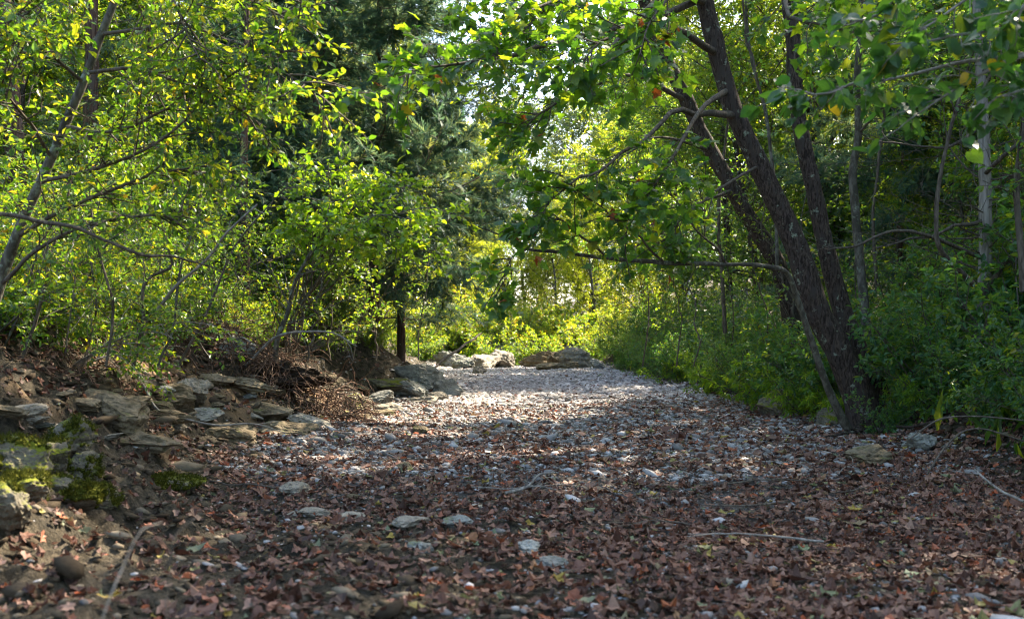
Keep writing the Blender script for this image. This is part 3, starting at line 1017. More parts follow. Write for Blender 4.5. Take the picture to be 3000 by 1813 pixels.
# slender smooth trunk
gt = trunk_geo([(2088, 900, 13.5, .075), (2082, 760, 13.5, .065), (2068, 620, 13.5, .06), (2058, 500, 13.5, .057), (2052, 410, 13.5, .055), (2066, 320, 13.5, .05), (2062, 200, 13.5, .045), (2070, 60, 13.5, .04), (2080, -200, 13.5, .03)], 60, 12, .05, .01)
gb, gl = Geo(), Geo()
for c_ in ([(2062, 200, 13.5, .02), (2150, 120, 13, .01), (2240, 100, 12.5, .004)], [(2070, 60, 13.5, .02), (1990, 20, 13, .01), (1960, 60, 12.6, .004)],
           [(2066, 320, 13.5, .02), (2130, 260, 13, .01), (2200, 270, 12.6, .004)]):
    bough(gb, gl, c_, OVAL, .09, 14, .7, 5, 5, r3)
hero("slender_tree", S(2088, 880, 13.5), "slim smooth grey green trunk standing beside the twin trunks", "tree", trunk=gt, tmat='bark_grey', branches=gb, leaves_=gl, lmat='leaf_dark')
# thin upright stems between
for i, (c_, lab) in enumerate([
        ([(1870, 640, 15, .03), (1865, 480, 15, .028), (1850, 330, 15, .026), (1838, 250, 15, .026), (1805, 120, 15, .02), (1790, -60, 15, .015)], "thin grey stem rising between the two thick trunks"),
        ([(2110, 700, 16, .03), (2100, 520, 16, .026), (2115, 400, 16, .022), (2130, 250, 16, .018), (2125, 40, 16, .014)], "thin dark stem just behind the slim smooth trunk"),
        ([(1745, 800, 18, .04), (1738, 660, 18, .035), (1730, 500, 18, .03), (1750, 300, 18, .02)], "thin straight stem in front of the dark leaning trunk's thicket"),
        ([(2350, 690, 10.5, .03), (2300, 640, 10.3, .027), (2258, 590, 10.2, .026), (2252, 520, 10.2, .024), (2262, 420, 10.2, .022), (2290, 300, 10.2, .018), (2310, 230, 10.2, .014), (2350, 90, 10.2, .008)], "curved vine like stem springing from the dead grey trunk"),
        ([(2464, 700, 9, .04), (2452, 560, 9, .03), (2445, 420, 9, .02), (2470, 250, 9, .015)], "brown sapling stem at the outer edge past the dead grey trunk")]):
    gt = trunk_geo(c_, 40, 8, .06, .03)
    gb, gl = Geo(), Geo()
    bough(gb, gl, c_[-3:], OVAL, .08, 10, .6, 4, 4, r3)
    hero("sapling", S(*c_[0][:3]), lab, "stem", trunk=gt, tmat='twig' if i != 0 else 'bark_grey', branches=gb, leaves_=gl, lmat='leaf_dark')
# dead cedar snag with bare side branches
gt = trunk_geo([(2362, 830, 12.5, .10), (2368, 720, 12.5, .088), (2372, 560, 12.5, .08), (2370, 420, 12.5, .075), (2366, 300, 12.5, .07), (2360, 180, 12.5, .06), (2350, 20, 12.5, .05), (2345, -200, 12.5, .04)], 80, 14, .1, .01, .15)
gb = Geo()
P, R = pline([(2368, 760, 12.5, .09), (2372, 560, 12.5, .08), (2370, 420, 12.5, .075), (2360, 100, 12.5, .06)], 30)
o, d, t_ = spawn(P[None], 46, .05, 1, 82, r3, up=.1)
d[:, 0] -= .25
B = grow(o, d, r3.uniform(.5, 2.1, len(o)), 9, .10, .03, r3)
tubes(gb, B, .011 * np.linspace(1, .25, 10)[None] * r3.uniform(.5, 1.4, (len(B), 1)), 5)
o, d, t_ = spawn(B, 5, .2, 1, 45, r3)
B2 = grow(o, d, r3.uniform(.2, .7, len(o)), 5, .12, 0, r3)
tubes(gb, B2, .0045 * np.linspace(1, .3, 6)[None] * np.ones((len(B2), 1)), 3)
for c_ in ([(2365, 620, 12.5, .03), (2200, 560, 12, .02), (2050, 590, 12, .015), (1990, 600, 12, .01)],
           [(2365, 530, 12.5, .03), (2280, 555, 12.2, .02), (2180, 585, 12, .012), (2100, 600, 12, .006)],
           [(2368, 710, 12.4, .05), (2400, 650, 12.2, .04), (2450, 605, 12, .035), (2520, 560, 12, .03)],
           [(2368, 420, 12.5, .03), (2420, 370, 12, .025), (2500, 300, 11.8, .02)],
           [(2368, 300, 12.5, .03), (2300, 340, 12.5, .02), (2200, 350, 12.2, .012), (2080, 330, 12, .006)],
           [(2368, 250, 12.5, .03), (2440, 240, 12.5, .02), (2520, 200, 12.2, .012)]):
    P, R = pline(c_, 26, .05, r3)
    tubes(gb, P, R, 7)
    o, d, t_ = spawn(P[None], 12, .2, 1, 45, r3)
    B = grow(o, d, r3.uniform(.3, .9, len(o)), 6, .12, 0, r3)
    tubes(gb, B, .005 * np.linspace(1, .3, 7)[None] * np.ones((len(B), 1)), 3)
hero("dead_cedar", S(2362, 810, 12.5), "dead grey cedar trunk with bare spreading branches", "tree", trunk=gt, tmat='bark_pale', branches=gb, bmat='twig')
# big heart shaped leaves close to the camera, growing on a redbud standing outside the frame
gb, gl = Geo(), Geo()
gt = trunk_geo([(3300, 1300, 5.2, .07), (3250, 700, 5.2, .06), (3150, 200, 5.1, .05), (3000, -250, 5, .04), (2800, -500, 5, .03)], 50, 10, .05)
for c_ in ([(3150, 200, 5.1, .03), (2800, 90, 5, .016), (2464, 65, 4.8, .010), (2300, 80, 4.7, .007), (2130, 100, 4.6, .003)],
           [(3150, 200, 5.1, .03), (2800, 60, 5, .016), (2464, 130, 4.7, .011), (2380, 168, 4.6, .008), (2310, 205, 4.6, .006), (2200, 280, 4.5, .003)],
           [(3050, -100, 5, .03), (2700, -120, 5, .016), (2400, -40, 4.8, .01), (2280, 40, 4.7, .006), (2180, 120, 4.6, .003)],
           [(3050, -100, 5, .03), (2600, -190, 5, .016), (2250, -60, 4.8, .01), (2130, 10, 4.8, .006), (2000, 60, 4.8, .003)],
           [(2464, 130, 4.7, .01), (2240, 170, 4.9, .008), (2079, 188, 5, .007), (2009, 218, 5, .006), (1920, 224, 5, .003)],
           [(3050, 100, 5, .03), (2700, 180, 4.7, .012), (2464, 230, 4.5, .006), (2380, 250, 4.4, .003)],
           [(3050, -100, 5, .03), (2700, -50, 5, .016), (2500, -10, 4.4, .01), (2440, 60, 4.3, .003)]):
    bough(gb, gl, c_, HEART, .078, 12, .34, 2, 3, r3, .3, .55, upn=.8, trop=-.04, subt=.5)
hero("redbud_tree", S(3300, 1280, 5.2), "overhanging redbud boughs with heart shaped leaves hanging close overhead before the dead trunk", "tree", trunk=gt, tmat='bark_grey', branches=gb, leaves_=gl, lmat='leaf_heart', bmat='bark_pale')

# leaning grey sapling at the near root bank with its boughs
r4 = np.random.default_rng(9)
gt = trunk_geo([(-70, 900, 7.6, .05), (-20, 740, 7.6, .045), (30, 590, 7.6, .041), (95, 440, 7.6, .038), (150, 320, 7.6, .035), (195, 215, 7.6, .033), (235, 110, 7.6, .03), (272, 10, 7.6, .028), (300, -90, 7.6, .032), (340, -260, 7.6, .025), (400, -500, 7.6, .012)], 90, 12, .06, .012)
gb, gl = Geo(), Geo()
for c_ in ([(250, 80, 7.6, .015), (400, 60, 7.2, .011), (560, 100, 6.9, .008), (700, 190, 6.6, .005), (780, 245, 6.5, .002)],
           [(210, 180, 7.6, .016), (350, 170, 7.2, .012), (500, 220, 6.9, .008), (640, 300, 6.7, .003)],
           [(160, 300, 7.6, .016), (290, 300, 7.3, .012), (420, 240, 7, .008), (560, 200, 6.8, .003)],
           [(290, -60, 7.6, .016), (450, -50, 7.2, .012), (600, 0, 6.8, .008), (720, 60, 6.6, .003)],
           [(100, 430, 7.6, .018), (240, 400, 7.2, .013), (400, 330, 6.9, .010), (560, 180, 6.7, .006), (680, 120, 6.6, .002)],
           [(120, 380, 7.6, .016), (60, 280, 7.2, .010), (0, 200, 6.8, .006), (-60, 130, 6.5, .003)],
           [(200, 200, 7.6, .016), (120, 130, 7.2, .010), (40, 90, 6.6, .006), (-30, 60, 6.2, .003)],
           [(270, 0, 7.6, .016), (180, -30, 7.2, .010), (90, 10, 6.8, .006), (30, 40, 6.5, .003)],
           [(40, 570, 7.6, .018), (200, 480, 7.4, .013), (380, 420, 7.2, .009), (520, 400, 7.1, .004)],
           [(300, -100, 7.6, .016), (400, -20, 7, .01), (440, 60, 6.6, .006), (480, 140, 6.4, .003)],
           [(0, 680, 7.6, .018), (150, 560, 7.3, .013), (300, 520, 7.1, .009), (430, 520, 7.1, .004)]):
    bough(gb, gl, c_, OVAL, .062, 20, .6, 5, 6, r4, .15, .25)
hero("leaning_sapling", S(-60, 880, 7.6), "pale grey slender trunk leaning up through bright oval leaves on the bank of bare roots", "tree", trunk=gt, tmat='bark_grey', branches=gb, leaves_=gl, lmat='leaf_left')
# cedars' dark straight trunks at the back of the root bank
for c_, lab, rad in [
        ([(40, 800, 15, .16), (38, 600, 15, .15), (40, 420, 15, .14), (28, 250, 15, .13), (12, 100, 15, .12), (5, -40, 15, .11), (0, -400, 15, .08)], "dark rough trunk at the outer edge behind the leaning grey sapling", 1),
        ([(222, 800, 17, .14), (220, 600, 17, .13), (220, 300, 17, .12), (222, 60, 17, .11), (222, -300, 17, .09)], "straight dark trunk seen through the boughs of the leaning grey sapling", 1),
        ([(350, 760, 20, .10), (350, 600, 20, .09), (352, 420, 20, .085), (360, 200, 20, .07), (370, -200, 20, .05)], "short reddish stretch of trunk showing deep among the leaves of the root bank", 1),
        ([(592, 860, 16.5, .09), (592, 740, 16.5, .078), (590, 560, 16.5, .07), (588, 400, 16.5, .062), (590, 220, 16.5, .055), (594, 60, 16.5, .045), (596, -300, 16.5, .03)], "slim straight cedar trunk with thin side branches, standing beside the root wad", 2)]:
    gt = trunk_geo(c_, 60, 12, .12, .01)
    gb, gl = Geo(), Geo()
    P, R = pline(c_[1:], 30)
    o, d, t_ = spawn(P[None], 26, .1, 1, 82, r4)
    B = grow(o, d, r4.uniform(.5, 1.9, len(o)), 8, .09, .04, r4)
    tubes(gb, B, .010 * np.linspace(1, .25, 9)[None] * np.ones((len(B), 1)), 4)
    o, d, t_ = spawn(B, 8, .35, 1, 40, r4, flat=.6)
    B2 = grow(o, d, r4.uniform(.15, .5, len(o)), 4, .1, -.03, r4)
    tubes(gb, B2, .003 * np.linspace(1, .5, 5)[None] * np.ones((len(B2), 1)), 3)
    o, d, t_ = spawn(B2, 5, .1, 1, 40, r4, flat=.6)
    k_ = P[:, 2].max()
    keep = o[:, 2] > (2.6 if rad == 2 else 1.8)
    o, d = o[keep], d[keep]
    leaves(gl, SPRAY, o, d - np.array([0, 0, .2]), np.array([0, 0, 1.]) + r4.normal(0, .3, (len(o), 3)), .15 * r4.uniform(.6, 1.3, len(o)), np.clip(r4.normal(.45, .25, len(o)), 0, 1))
    hero("cedar_trunk_tree", S(*c_[0][:3]), lab, "tree", trunk=gt, tmat='bark_red', branches=gb, leaves_=gl, lmat='needle')
# bright redbud over the bank
TRUNK.clear()
gb, gl = Geo(), Geo()
bs = S(700, 850, 14.5)
for tx, ty, dd in ((1100, 505, 13), (1060, 600, 13.2), (1000, 450, 13.5), (920, 440, 14), (860, 420, 14.5), (960, 545, 12.8), (820, 480, 13.5), (1000, 520, 12.6), (880, 560, 12.6), (780, 540, 13.4)):
    mx_, my_ = (700 + tx) / 2 - 10, min(ty + 40, 600)
    bough(gb, gl, [(700 + r4.uniform(-15, 15), 870, 14.5, .018), (715 + r4.uniform(-15, 25), 760, 14.4, .016), (mx_ * .6 + 730 * .4, my_ + 80, 14.2, .013), (mx_ + 30, my_ - 10, (14.2 + dd) / 2, .010), (tx - 90, ty - 5, dd + .2, .008), (tx, ty + 10, dd, .003)],
          HEART, .075, 16, .65, 4, 5, r4, .4, .5, n=26)
hero("bright_redbud", bs, "bright green redbud arching from the root wad over the gravel", "tree", branches=gb, leaves_=gl, lmat='leaf_bright', bmat='bark_grey')

TRUNK.clear()
# bare sticks and branches
def stick(name, ctrl, label, mat='bark_pale', cat="branch", tw=4, tl=.35, n=30, k=8, wig=.03, group=None):
    g_ = Geo()
    P, R = pline(ctrl, n, wig, r4)
    tubes(g_, P, R, k, rough=.1)
    if tw:
        o, d, t_ = spawn(P[None], tw, .25, 1, 45, r4)
        B = grow(o, d, tl * r4.uniform(.4, 1.2, len(o)), 5, .15, 0, r4)
        tubes(g_, B, R.mean() * .35 * np.linspace(1, .4, 6)[None] * np.ones((len(B), 1)), 4)
    rebase([g_], P[0])
    o = g_.build(name, M[mat])
    o.location = tuple(P[0])
    return tag(o, label, cat, group)


stick("bare_branch", [(-80, 510, 6.2, .016), (60, 522, 6.3, .014), (180, 540, 6.4, .012), (260, 568, 6.5, .010), (340, 600, 6.6, .011), (430, 612, 6.8, .008), (540, 660, 7, .005)], "dark bare branch crossing low in front of the leaning grey sapling", 'twig')
stick("leaning_dead_stem", [(365, 770, 9.5, .018), (390, 730, 9.4, .017), (430, 680, 9.3, .015), (500, 620, 9.2, .013), (545, 560, 9.1, .011), (620, 490, 9, .009)], "pale bent dead stem leaning out of the bushes above the root bank")
stick("leaning_dead_stem", [(590, 880, 13.2, .022), (625, 845, 13.1, .02), (665, 812, 13, .018), (720, 800, 12.9, .014), (800, 800, 12.8, .012), (860, 830, 12.7, .006)], "weathered broken branch lying against the root wad", 'bark_pale', tw=7)
stick("dead_snag", [(660, 900, 13.6, .045), (668, 830, 13.6, .04), (690, 760, 13.6, .034), (705, 700, 13.6, .028), (745, 620, 13.6, .02), (800, 540, 13.6, .01)], "leafless grey stem rising out of the root wad", 'bark_grey', tw=12, tl=1.1)
def sapling(c_, label, rad, tmat, lmat, leaf, group, side=.6, tpl=OVAL):
    TRUNK.clear()
    g_, gl_ = Geo(), Geo()
    P, R = pline(c_, 34, .12, r4)
    tubes(g_, P, R * rad, 7, rough=.12)
    o, d, t_ = spawn(P[None], 16, .12, 1, 52, r4, up=.2)
    B = grow(o, d, side * (1.3 - .7 * t_) * r4.uniform(.4, 1.3, len(o)), 6, .14, 0, r4)
    gb_ = Geo()
    tubes(gb_, B, R.mean() * rad * .4 * np.linspace(1, .3, 7)[None] * np.ones((len(B), 1)), 4)
    o, d, t_ = spawn(B, 5, .2, 1, 42, r4, flat=.5)
    B2 = grow(o, d, side * .35 * r4.uniform(.4, 1.3, len(o)), 3, .14, 0, r4)
    tubes(gb_, B2, np.full((len(B2), 4), .0025), 3)
    leaf_on(gl_, tpl, B2, 5, leaf, r4)
    hero("sapling", P[0], label, "sapling", trunk=g_, tmat=tmat, branches=gb_, leaves_=gl_, lmat=lmat, group=group)


for i in range(11):
    px = 300 + 70 * i + r4.uniform(-30, 30)
    dd = r4.uniform(12.5, 18)
    lean = r4.uniform(-90, 110)
    sapling([(px, 865, dd, .016), (px + lean * .2 + r4.uniform(-12, 12), 780, dd, .013), (px + lean * .5 + r4.uniform(-20, 20), r4.uniform(640, 690), dd, .010), (px + lean * 1.2, r4.uniform(480, 590), dd, .004)],
            "%s slim sapling among the bushes behind the root wad" % ordw(i), r4.uniform(.6, 1.5), ['bark_grey', 'twig'][i % 2], 'leaf_left', .06, "slim saplings behind the root wad")
for i in range(9):
    px = -30 + 60 * i + r4.uniform(-25, 25)
    dd = r4.uniform(8.5, 11)
    lean = r4.uniform(-60, 210)
    sapling([(px - 30, 880, dd, .012), (px + lean * .2, 740, dd, .011), (px + lean * .6 + r4.uniform(-25, 25), 580, dd, .008), (px + lean * 1.3, r4.uniform(380, 480), dd, .003)],
            "%s slim sapling rising beside the leaning grey sapling" % ordw(i), r4.uniform(.5, 1.5), ['twig', 'bark_grey', 'twig'][i % 3], 'leaf_left', .055, "slim saplings beside the leaning grey sapling")
for i in range(8):
    px = 1540 + 70 * i + r4.uniform(-25, 25)
    dd = r4.uniform(14, 20)
    sapling([(px, 880, dd, .018), (px + 15, 760, dd, .015), (px + r4.uniform(-30, 20), 620, dd, .011), (px + r4.uniform(-60, 20), 420, dd, .005)],
            "%s thin brown sapling inside the thicket beyond the leaning trunks" % ordw(i), r4.uniform(.6, 1.4), 'twig', 'leaf_mid', .07, "thin saplings inside the thicket", .9)
for c_, lab in (([(228, 1560, 2.0, .002), (250, 1470, 2.02, .0019), (285, 1380, 2.05, .0017), (330, 1290, 2.1, .0013), (385, 1262, 2.15, .0006)], "blurred pale stem rising from the mud nearest the camera"),
                ([(400, 1560, 1.9, .0024), (425, 1450, 1.92, .002), (440, 1340, 1.95, .0016), (500, 1262, 2.0, .0012)], "thinner blurred grey stem in the nearest mud"),
                ([(2464, 1205, 6.0, .009), (2420, 1190, 6.1, .008), (2370, 1150, 6.2, .007), (2345, 1125, 6.3, .005)], "pale curved stick beneath the dark bushes by the lichen spotted boulder"),
                ([(1215, 1185, 7.0, .012), (1260, 1170, 7.1, .011), (1295, 1140, 7.2, .009), (1330, 1135, 7.3, .006)], "forked pale stick on the leaves in the middle of the bed"),
                ([(1020, 905, 22, .02), (1060, 870, 24, .03), (1110, 835, 27, .035), (1160, 800, 30, .02)], "dark fallen branch propped on the rocky point"),
                ([(2230, 1140, 7.6, .008), (2290, 1050, 7.8, .008), (2360, 1030, 7.9, .007), (2440, 1050, 7.9, .006), (2500, 1070, 7.9, .004)], "brown vine arching over the lichen spotted boulder"),
                ([(2180, 1060, 8.2, .007), (2260, 1010, 8.2, .007), (2350, 1000, 8.1, .006), (2470, 1010, 8.0, .005)], "thin brown vine trailing behind the lichen spotted boulder")):
    stick("stick", c_, lab, 'bark_pale' if 'pale' in lab else 'twig', "stick", 0 if "blurred" in lab else 3, .25)
#@@PART4
# ------------------------------------------------------------------ roots, root wad
r5 = np.random.default_rng(15)


def ground_line(x0, y0, dx, dy, n, lift, wob, r):
    """a wandering line that hugs the ground"""
    p = np.zeros((n, 3))
    x, y = x0, y0
    a = math.atan2(dy, dx)
    L = math.hypot(dx, dy) / n
    for i in range(n):
        p[i] = (x, y, float(height(x, y)) + lift * (0.4 + 0.6 * math.sin(math.pi * i / (n - 1))))
        a += r.normal(0, wob)
        x += math.cos(a) * L
        y += math.sin(a) * L
    return p


def root_cluster(name, spots, label, rad=.012, n=16, lift=.05, mat='root', group=None, cat="roots", fine=16):
    g_ = Geo()
    first = None
    for (x0, y0, dx, dy) in spots:
        P = ground_line(x0, y0, dx, dy, n, lift, .35, r5)
        if first is None:
            first = P[0].copy()
        tubes(g_, P, rad * r5.uniform(.5, 1.3) * np.linspace(1, .3, n), 6)
        o, d, t_ = spawn(P[None], fine, .1, 1, 60, r5)
        B = grow(o, d, r5.uniform(.1, .5, len(o)), 6, .35, -.08, r5)
        tubes(g_, B, rad * .3 * np.linspace(1, .3, 7)[None] * np.ones((len(B), 1)), 3)
    rebase([g_], first)
    o = g_.build(name, M[mat])
    o.location = tuple(first)
    return tag(o, label, cat, group)


def bank_roots(y, label, n=10, width=1.0):
    sp = []
    for i in range(n):
        yy = y + r5.uniform(-width, width)
        l, _ = edges(yy)
        x0 = l - r5.uniform(1.9, 2.8)
        sp.append((x0, yy, r5.uniform(.8, 1.8), r5.uniform(-.9, .5)))
    return root_cluster("bare_roots", sp, label, group="bare roots on the eroded bank")


bank_roots(9.3, "tangle of bare tan roots hanging down the lit clay nearest the mossy rock")
bank_roots(10.6, "bare roots over the layered ledge below the bushes")
bank_roots(12.0, "bare roots spreading on the sunny clay beside the square rock")
bank_roots(13.3, "bare roots at the foot of the root wad", 9)
bank_roots(15.2, "thin bare roots trailing on the bank just past the root wad", 6)
stick("long_root", [(345, 925, 10.2, .012), (380, 985, 9.9, .013), (440, 1005, 9.8, .012), (520, 1022, 9.7, .010), (610, 1018, 9.7, .007), (690, 1040, 9.6, .003)], "long pale root curving out over the ledge", 'bark_pale', "root", 3, .3)
stick("long_root", [(95, 925, 8.6, .012), (120, 970, 8.4, .012), (112, 1015, 8.3, .010), (160, 1040, 8.2, .010), (190, 1065, 8.1, .006)], "crooked root dangling on the lit clay beside the mossy rock", 'root', "root", 3, .2)

# the wad: a mat of torn roots and soil
wx, wy = hit(660, 925)
wz = float(height(wx, wy))
g_ = Geo()
n = 800
o = np.stack([wx + r5.normal(0, .7, n).clip(-1.2, 1.2), wy + r5.normal(0, .4, n).clip(-.7, .7), np.abs(r5.normal(.05, .24, n))], -1)
o[:, 2] += height(o[:, 0], o[:, 1]) + .05
d = np.stack([r5.normal(.5, .7, n), r5.normal(-.5, .5, n), r5.normal(-.25, .5, n)], -1)
B = grow(o, d, r5.uniform(.1, .9, n), 8, .34, -.10, r5)
tubes(g_, B, .007 * np.linspace(1, .25, 9)[None] * r5.uniform(.3, 1.7, (n, 1)), 4)
rebase([g_], (wx, wy, wz))
wad = empty("root_wad", (wx, wy, wz), "dark tangled mass of torn roots and soil bulging from the bank", "roots")
g_.build("roots", M['root'], wad)
V, F = rock_shape(91, 6)
gs = Geo()
V = V * np.array([.8, .4, .2]) * (1 + .25 * fbm(V * 4, 4, 4))[:, None] + np.array([.05, .15, .08])
gs.add(V, F, None, True)
M['soil'] = bark_mat("dark_soil", (.02, .014, .010), (.05, .036, .026), (.035, .026, .02), (18, 18, 18), 1.0)
gs.build("soil", M['soil'], wad)
# exposed roots under the twin trunks
bx, by = float(S(2105, 1020, 12)[0]), 12.0
root_cluster("bare_roots", [(bx + r5.uniform(-.5, .4), by - r5.uniform(.1, .5), r5.uniform(-1.6, .6), r5.uniform(-1.6, -.3)) for _ in range(10)],
             "thick dark roots spreading at the foot of the twin trunks", .035, 16, .06, 'bark_dark', fine=4)

# ------------------------------------------------------------------ rocks
RK = M['rock']; RM = M['rock_moss']; RG = M['rock_grey']; RT = M['rock_tan']
rock(5.0, 7.9, (.75, .55, .62), .5, RG, "large pale lichen spotted boulder at the gravel's edge under the dark bushes", 201, "boulder", .3)
rock(4.45, 8.3, (.55, .45, .4), 1.1, RG, "grey rock leaning beside the large lichen spotted boulder", 202, "boulder", .3)
rock(3.3, 9.2, (.5, .4, .26), .2, RT, "low dark grey rock lying in the leaves before the twin trunks", 203, "boulder", .3)
rock(3.95, 9.7, (.5, .4, .28), .9, RG, "grey rock among the roots of the twin trunks", 204, "boulder", .3)
rock(4.0, 14.6, (.9, .7, .6), .4, RM, "dark boulder half hidden by low bushes beyond the twin trunks", 205, "boulder", .35)
rock(4.05, 12.6, (.55, .5, .4), .4, RM, "small mossy boulder right beside the foot of the arching stem", 206, "boulder", .35)
# far row
for i, (px, py, d, sz, mt, lab) in enumerate([
        (1120, 868, 38, (1.6, 1.1, .55), RG, "low grey rock at the start of the far boulder row"),
        (1165, 862, 40, (1.9, 1.2, .85), RK, "wide pale boulder in the far row"),
        (1215, 858, 41, (1.7, 1.2, .95), RK, "tallest pale boulder of the far row's pale group"),
        (1270, 862, 42, (1.0, .8, .6), RT, "small tan rock in the gap of the far boulder row"),
        (1300, 862, 41, (1.3, .9, .8), RT, "brown boulder next to the round ochre boulder"),
        (1345, 862, 40, (1.5, 1.2, 1.05), RT, "round ochre boulder in the far row"),
        (1395, 860, 39, (1.6, 1.1, 1.15), RK, "upright pale boulder at the end of the far row by the bushes"),
        (1330, 878, 37, (1.5, .8, .45), RT, "flat tan slab in front of the round ochre boulder"),
        (1375, 876, 37.5, (.8, .6, .4), RT, "small rock between the ochre boulder and the upright pale boulder"),
        (1150, 893, 33, (.6, .45, .35), RK, "lone light rock on the gravel before the far row"),
        (1085, 858, 41, (1.6, 1.1, .8), RG, "grey boulder under the fallen branch at the far bend"),
        (1440, 872, 36, (.9, .7, .5), RG, "grey rock tucked under the bushes beyond the upright pale boulder")]):
    x, y = (px - 1232) * K * d, d
    rock(x, y, (sz[0], sz[1], sz[2] * 1.15), r5.uniform(0, 3), mt, lab, 300 + i, "boulder", .3, (r5.normal(0, .1), r5.normal(0, .1)))
# rocky point half way
for i, (px, py, d, sz, mt, lab) in enumerate([
        (1075, 938, 21.4, (1.0, .9, .8), RG, "dark tilted rock at the tip of the rocky point"),
        (1035, 925, 22, (1.1, .9, .85), RG, "dark rock stacked behind the tip of the rocky point"),
        (1055, 950, 20.4, (.75, .5, .35), RK, "rounded grey rock at the foot of the rocky point"),
        (1010, 955, 19.8, (1.2, .7, .32), RK, "flat pale slab at the foot of the rocky point"),
        (985, 940, 21, (1.2, .9, .7), RG, "layered dark rock in the middle of the rocky point"),
        (940, 935, 20.6, (1.3, .9, .7), RM, "mossy ledge rock where the rocky point joins the bank"),
        (905, 960, 18.4, (.8, .6, .5), RG, "grey blocky rock below the mossy ledge rock"),
        (845, 975, 16.4, (.95, .8, .5), RM, "low rock with a yellow green mossy top near the root wad"),
        (905, 985, 16, (.8, .6, .22), RT, "thin tan slab at the gravel's edge by the mossy topped rock"),
        (1000, 915, 24, (1.4, 1.0, .9), RG, "dark rock under the bushes behind the rocky point"),
        (930, 975, 17, (.7, .5, .25), RK, "small pale slab between the mossy topped rock and the rocky point")]):
    x, y = hit(px, py + 12)
    rock(x, y + .1, (sz[0] * .75, sz[1] * .75, sz[2] * .7), r5.uniform(-.4, .4), mt, lab, 330 + i, "boulder", .32, (r5.normal(0, .12), r5.normal(0, .12)))
# ledges and blocks in the root bank
for i, (px, py, d, sz, rz, mt, lab, tl) in enumerate([
        (215, 985, 9.4, (1.15, .8, .34), -.3, RT, "long tan ledge slab jutting under the roots near the mossy rock", (.15, .35)),
        (270, 1010, 9.3, (.8, .6, .35), -.1, RT, "broken block at the lower end of the long tan ledge", (.1, .2)),
        (465, 960, 11.5, (.62, .5, .38), .2, RK, "square limestone block on the sunny clay", (.05, .05)),
        (425, 975, 11.3, (.7, .5, .42), .1, RT, "brown block leaning beside the square limestone block", (0, .1)),
        (400, 1005, 10.9, (.9, .5, .2), .1, RT, "thin ledge under the square limestone block", (0, .05)),
        (545, 1050, 10.2, (.85, .55, .42), .1, RT, "ochre rounded block at the foot of the bank by the leaves", (.1, 0)),
        (330, 1075, 9.2, (.9, .6, .22), .1, RT, "low dark ledge at the foot of the clay", (0, .05)),
        (745, 1022, 12.2, (.9, .6, .26), -.5, RK, "pale slab lying at the bank's foot below the root wad", (.1, .15)),
        (700, 1035, 11.8, (1.0, .6, .22), -.4, RT, "tan slab just below the pale slab of the bank", (.1, .1)),
        (640, 1000, 12.2, (1.0, .6, .25), -.2, RT, "layered tan ledge under the root wad", (.05, .1)),
        (560, 870, 14.6, (.8, .6, .45), .3, RG, "grey rock on top of the bank behind the root wad", (0, 0)),
        (500, 925, 12.6, (.9, .6, .25), 0, RT, "thin lit ledge on the slope above the square block", (0, .1)),
        (590, 935, 12.9, (1.0, .6, .25), 0, RT, "lit ledge on the slope next to the root wad", (0, .15))]):
    x, y = hit(px, py + 8, 4)
    rock(x, y + .05, (sz[0] * .75, sz[1] * .8, sz[2] * .95), rz, mt, lab, 360 + i, "rock", .42, tl, cuts=16)
# mossy rock near the camera
for i, (px, py, d, sz, lab) in enumerate([
        (165, 1105, 6.6, (.36, .32, .30), "bright mossy block topping the near rock pile"),
        (110, 1140, 6.5, (.34, .3, .26), "mossy block next to the topmost one"),
        (40, 1150, 6.4, (.40, .3, .26), "brown rock at the outer side of the bright mossy block"),
        (205, 1170, 6.1, (.30, .28, .28), "dark mossy rock right under the bright mossy block"),
        (150, 1205, 5.8, (.36, .3, .24), "crusted mossy rock in the middle of the near rock pile"),
        (60, 1225, 5.6, (.42, .32, .22), "broad moss covered rock at the bottom of the near rock pile"),
        (190, 1240, 5.4, (.24, .22, .16), "small mossy lump at the foot of the near rock pile"),
        (10, 1270, 5.2, (.36, .3, .2), "dull rock at the outer end of the near rock pile"),
        (400, 1175, 6.8, (.55, .35, .12), "flat slab with a strip of moss in the near mud"),
        (250, 1215, 5.6, (.22, .2, .14), "low moss patch rock nearest the near mud")]):
    x, y = hit(px, py + 10, 3.5)
    rock(x, y, (sz[0] * 1.05, sz[1], max(sz[2], .12) * 1.25), r5.uniform(0, 3), RM, lab, 400 + i, "mossy_rock", .3, (r5.normal(0, .08), r5.normal(0, .08)), cuts=16)
M['moss'] = leaf_mat("moss_cushion", [(0, (.03, .036, .008)), (.6, (.075, .085, .012)), (1, (.15, .14, .025))], [(0, (.03, .035, .005)), (1, (.1, .1, .01))], .9, .05, .2)
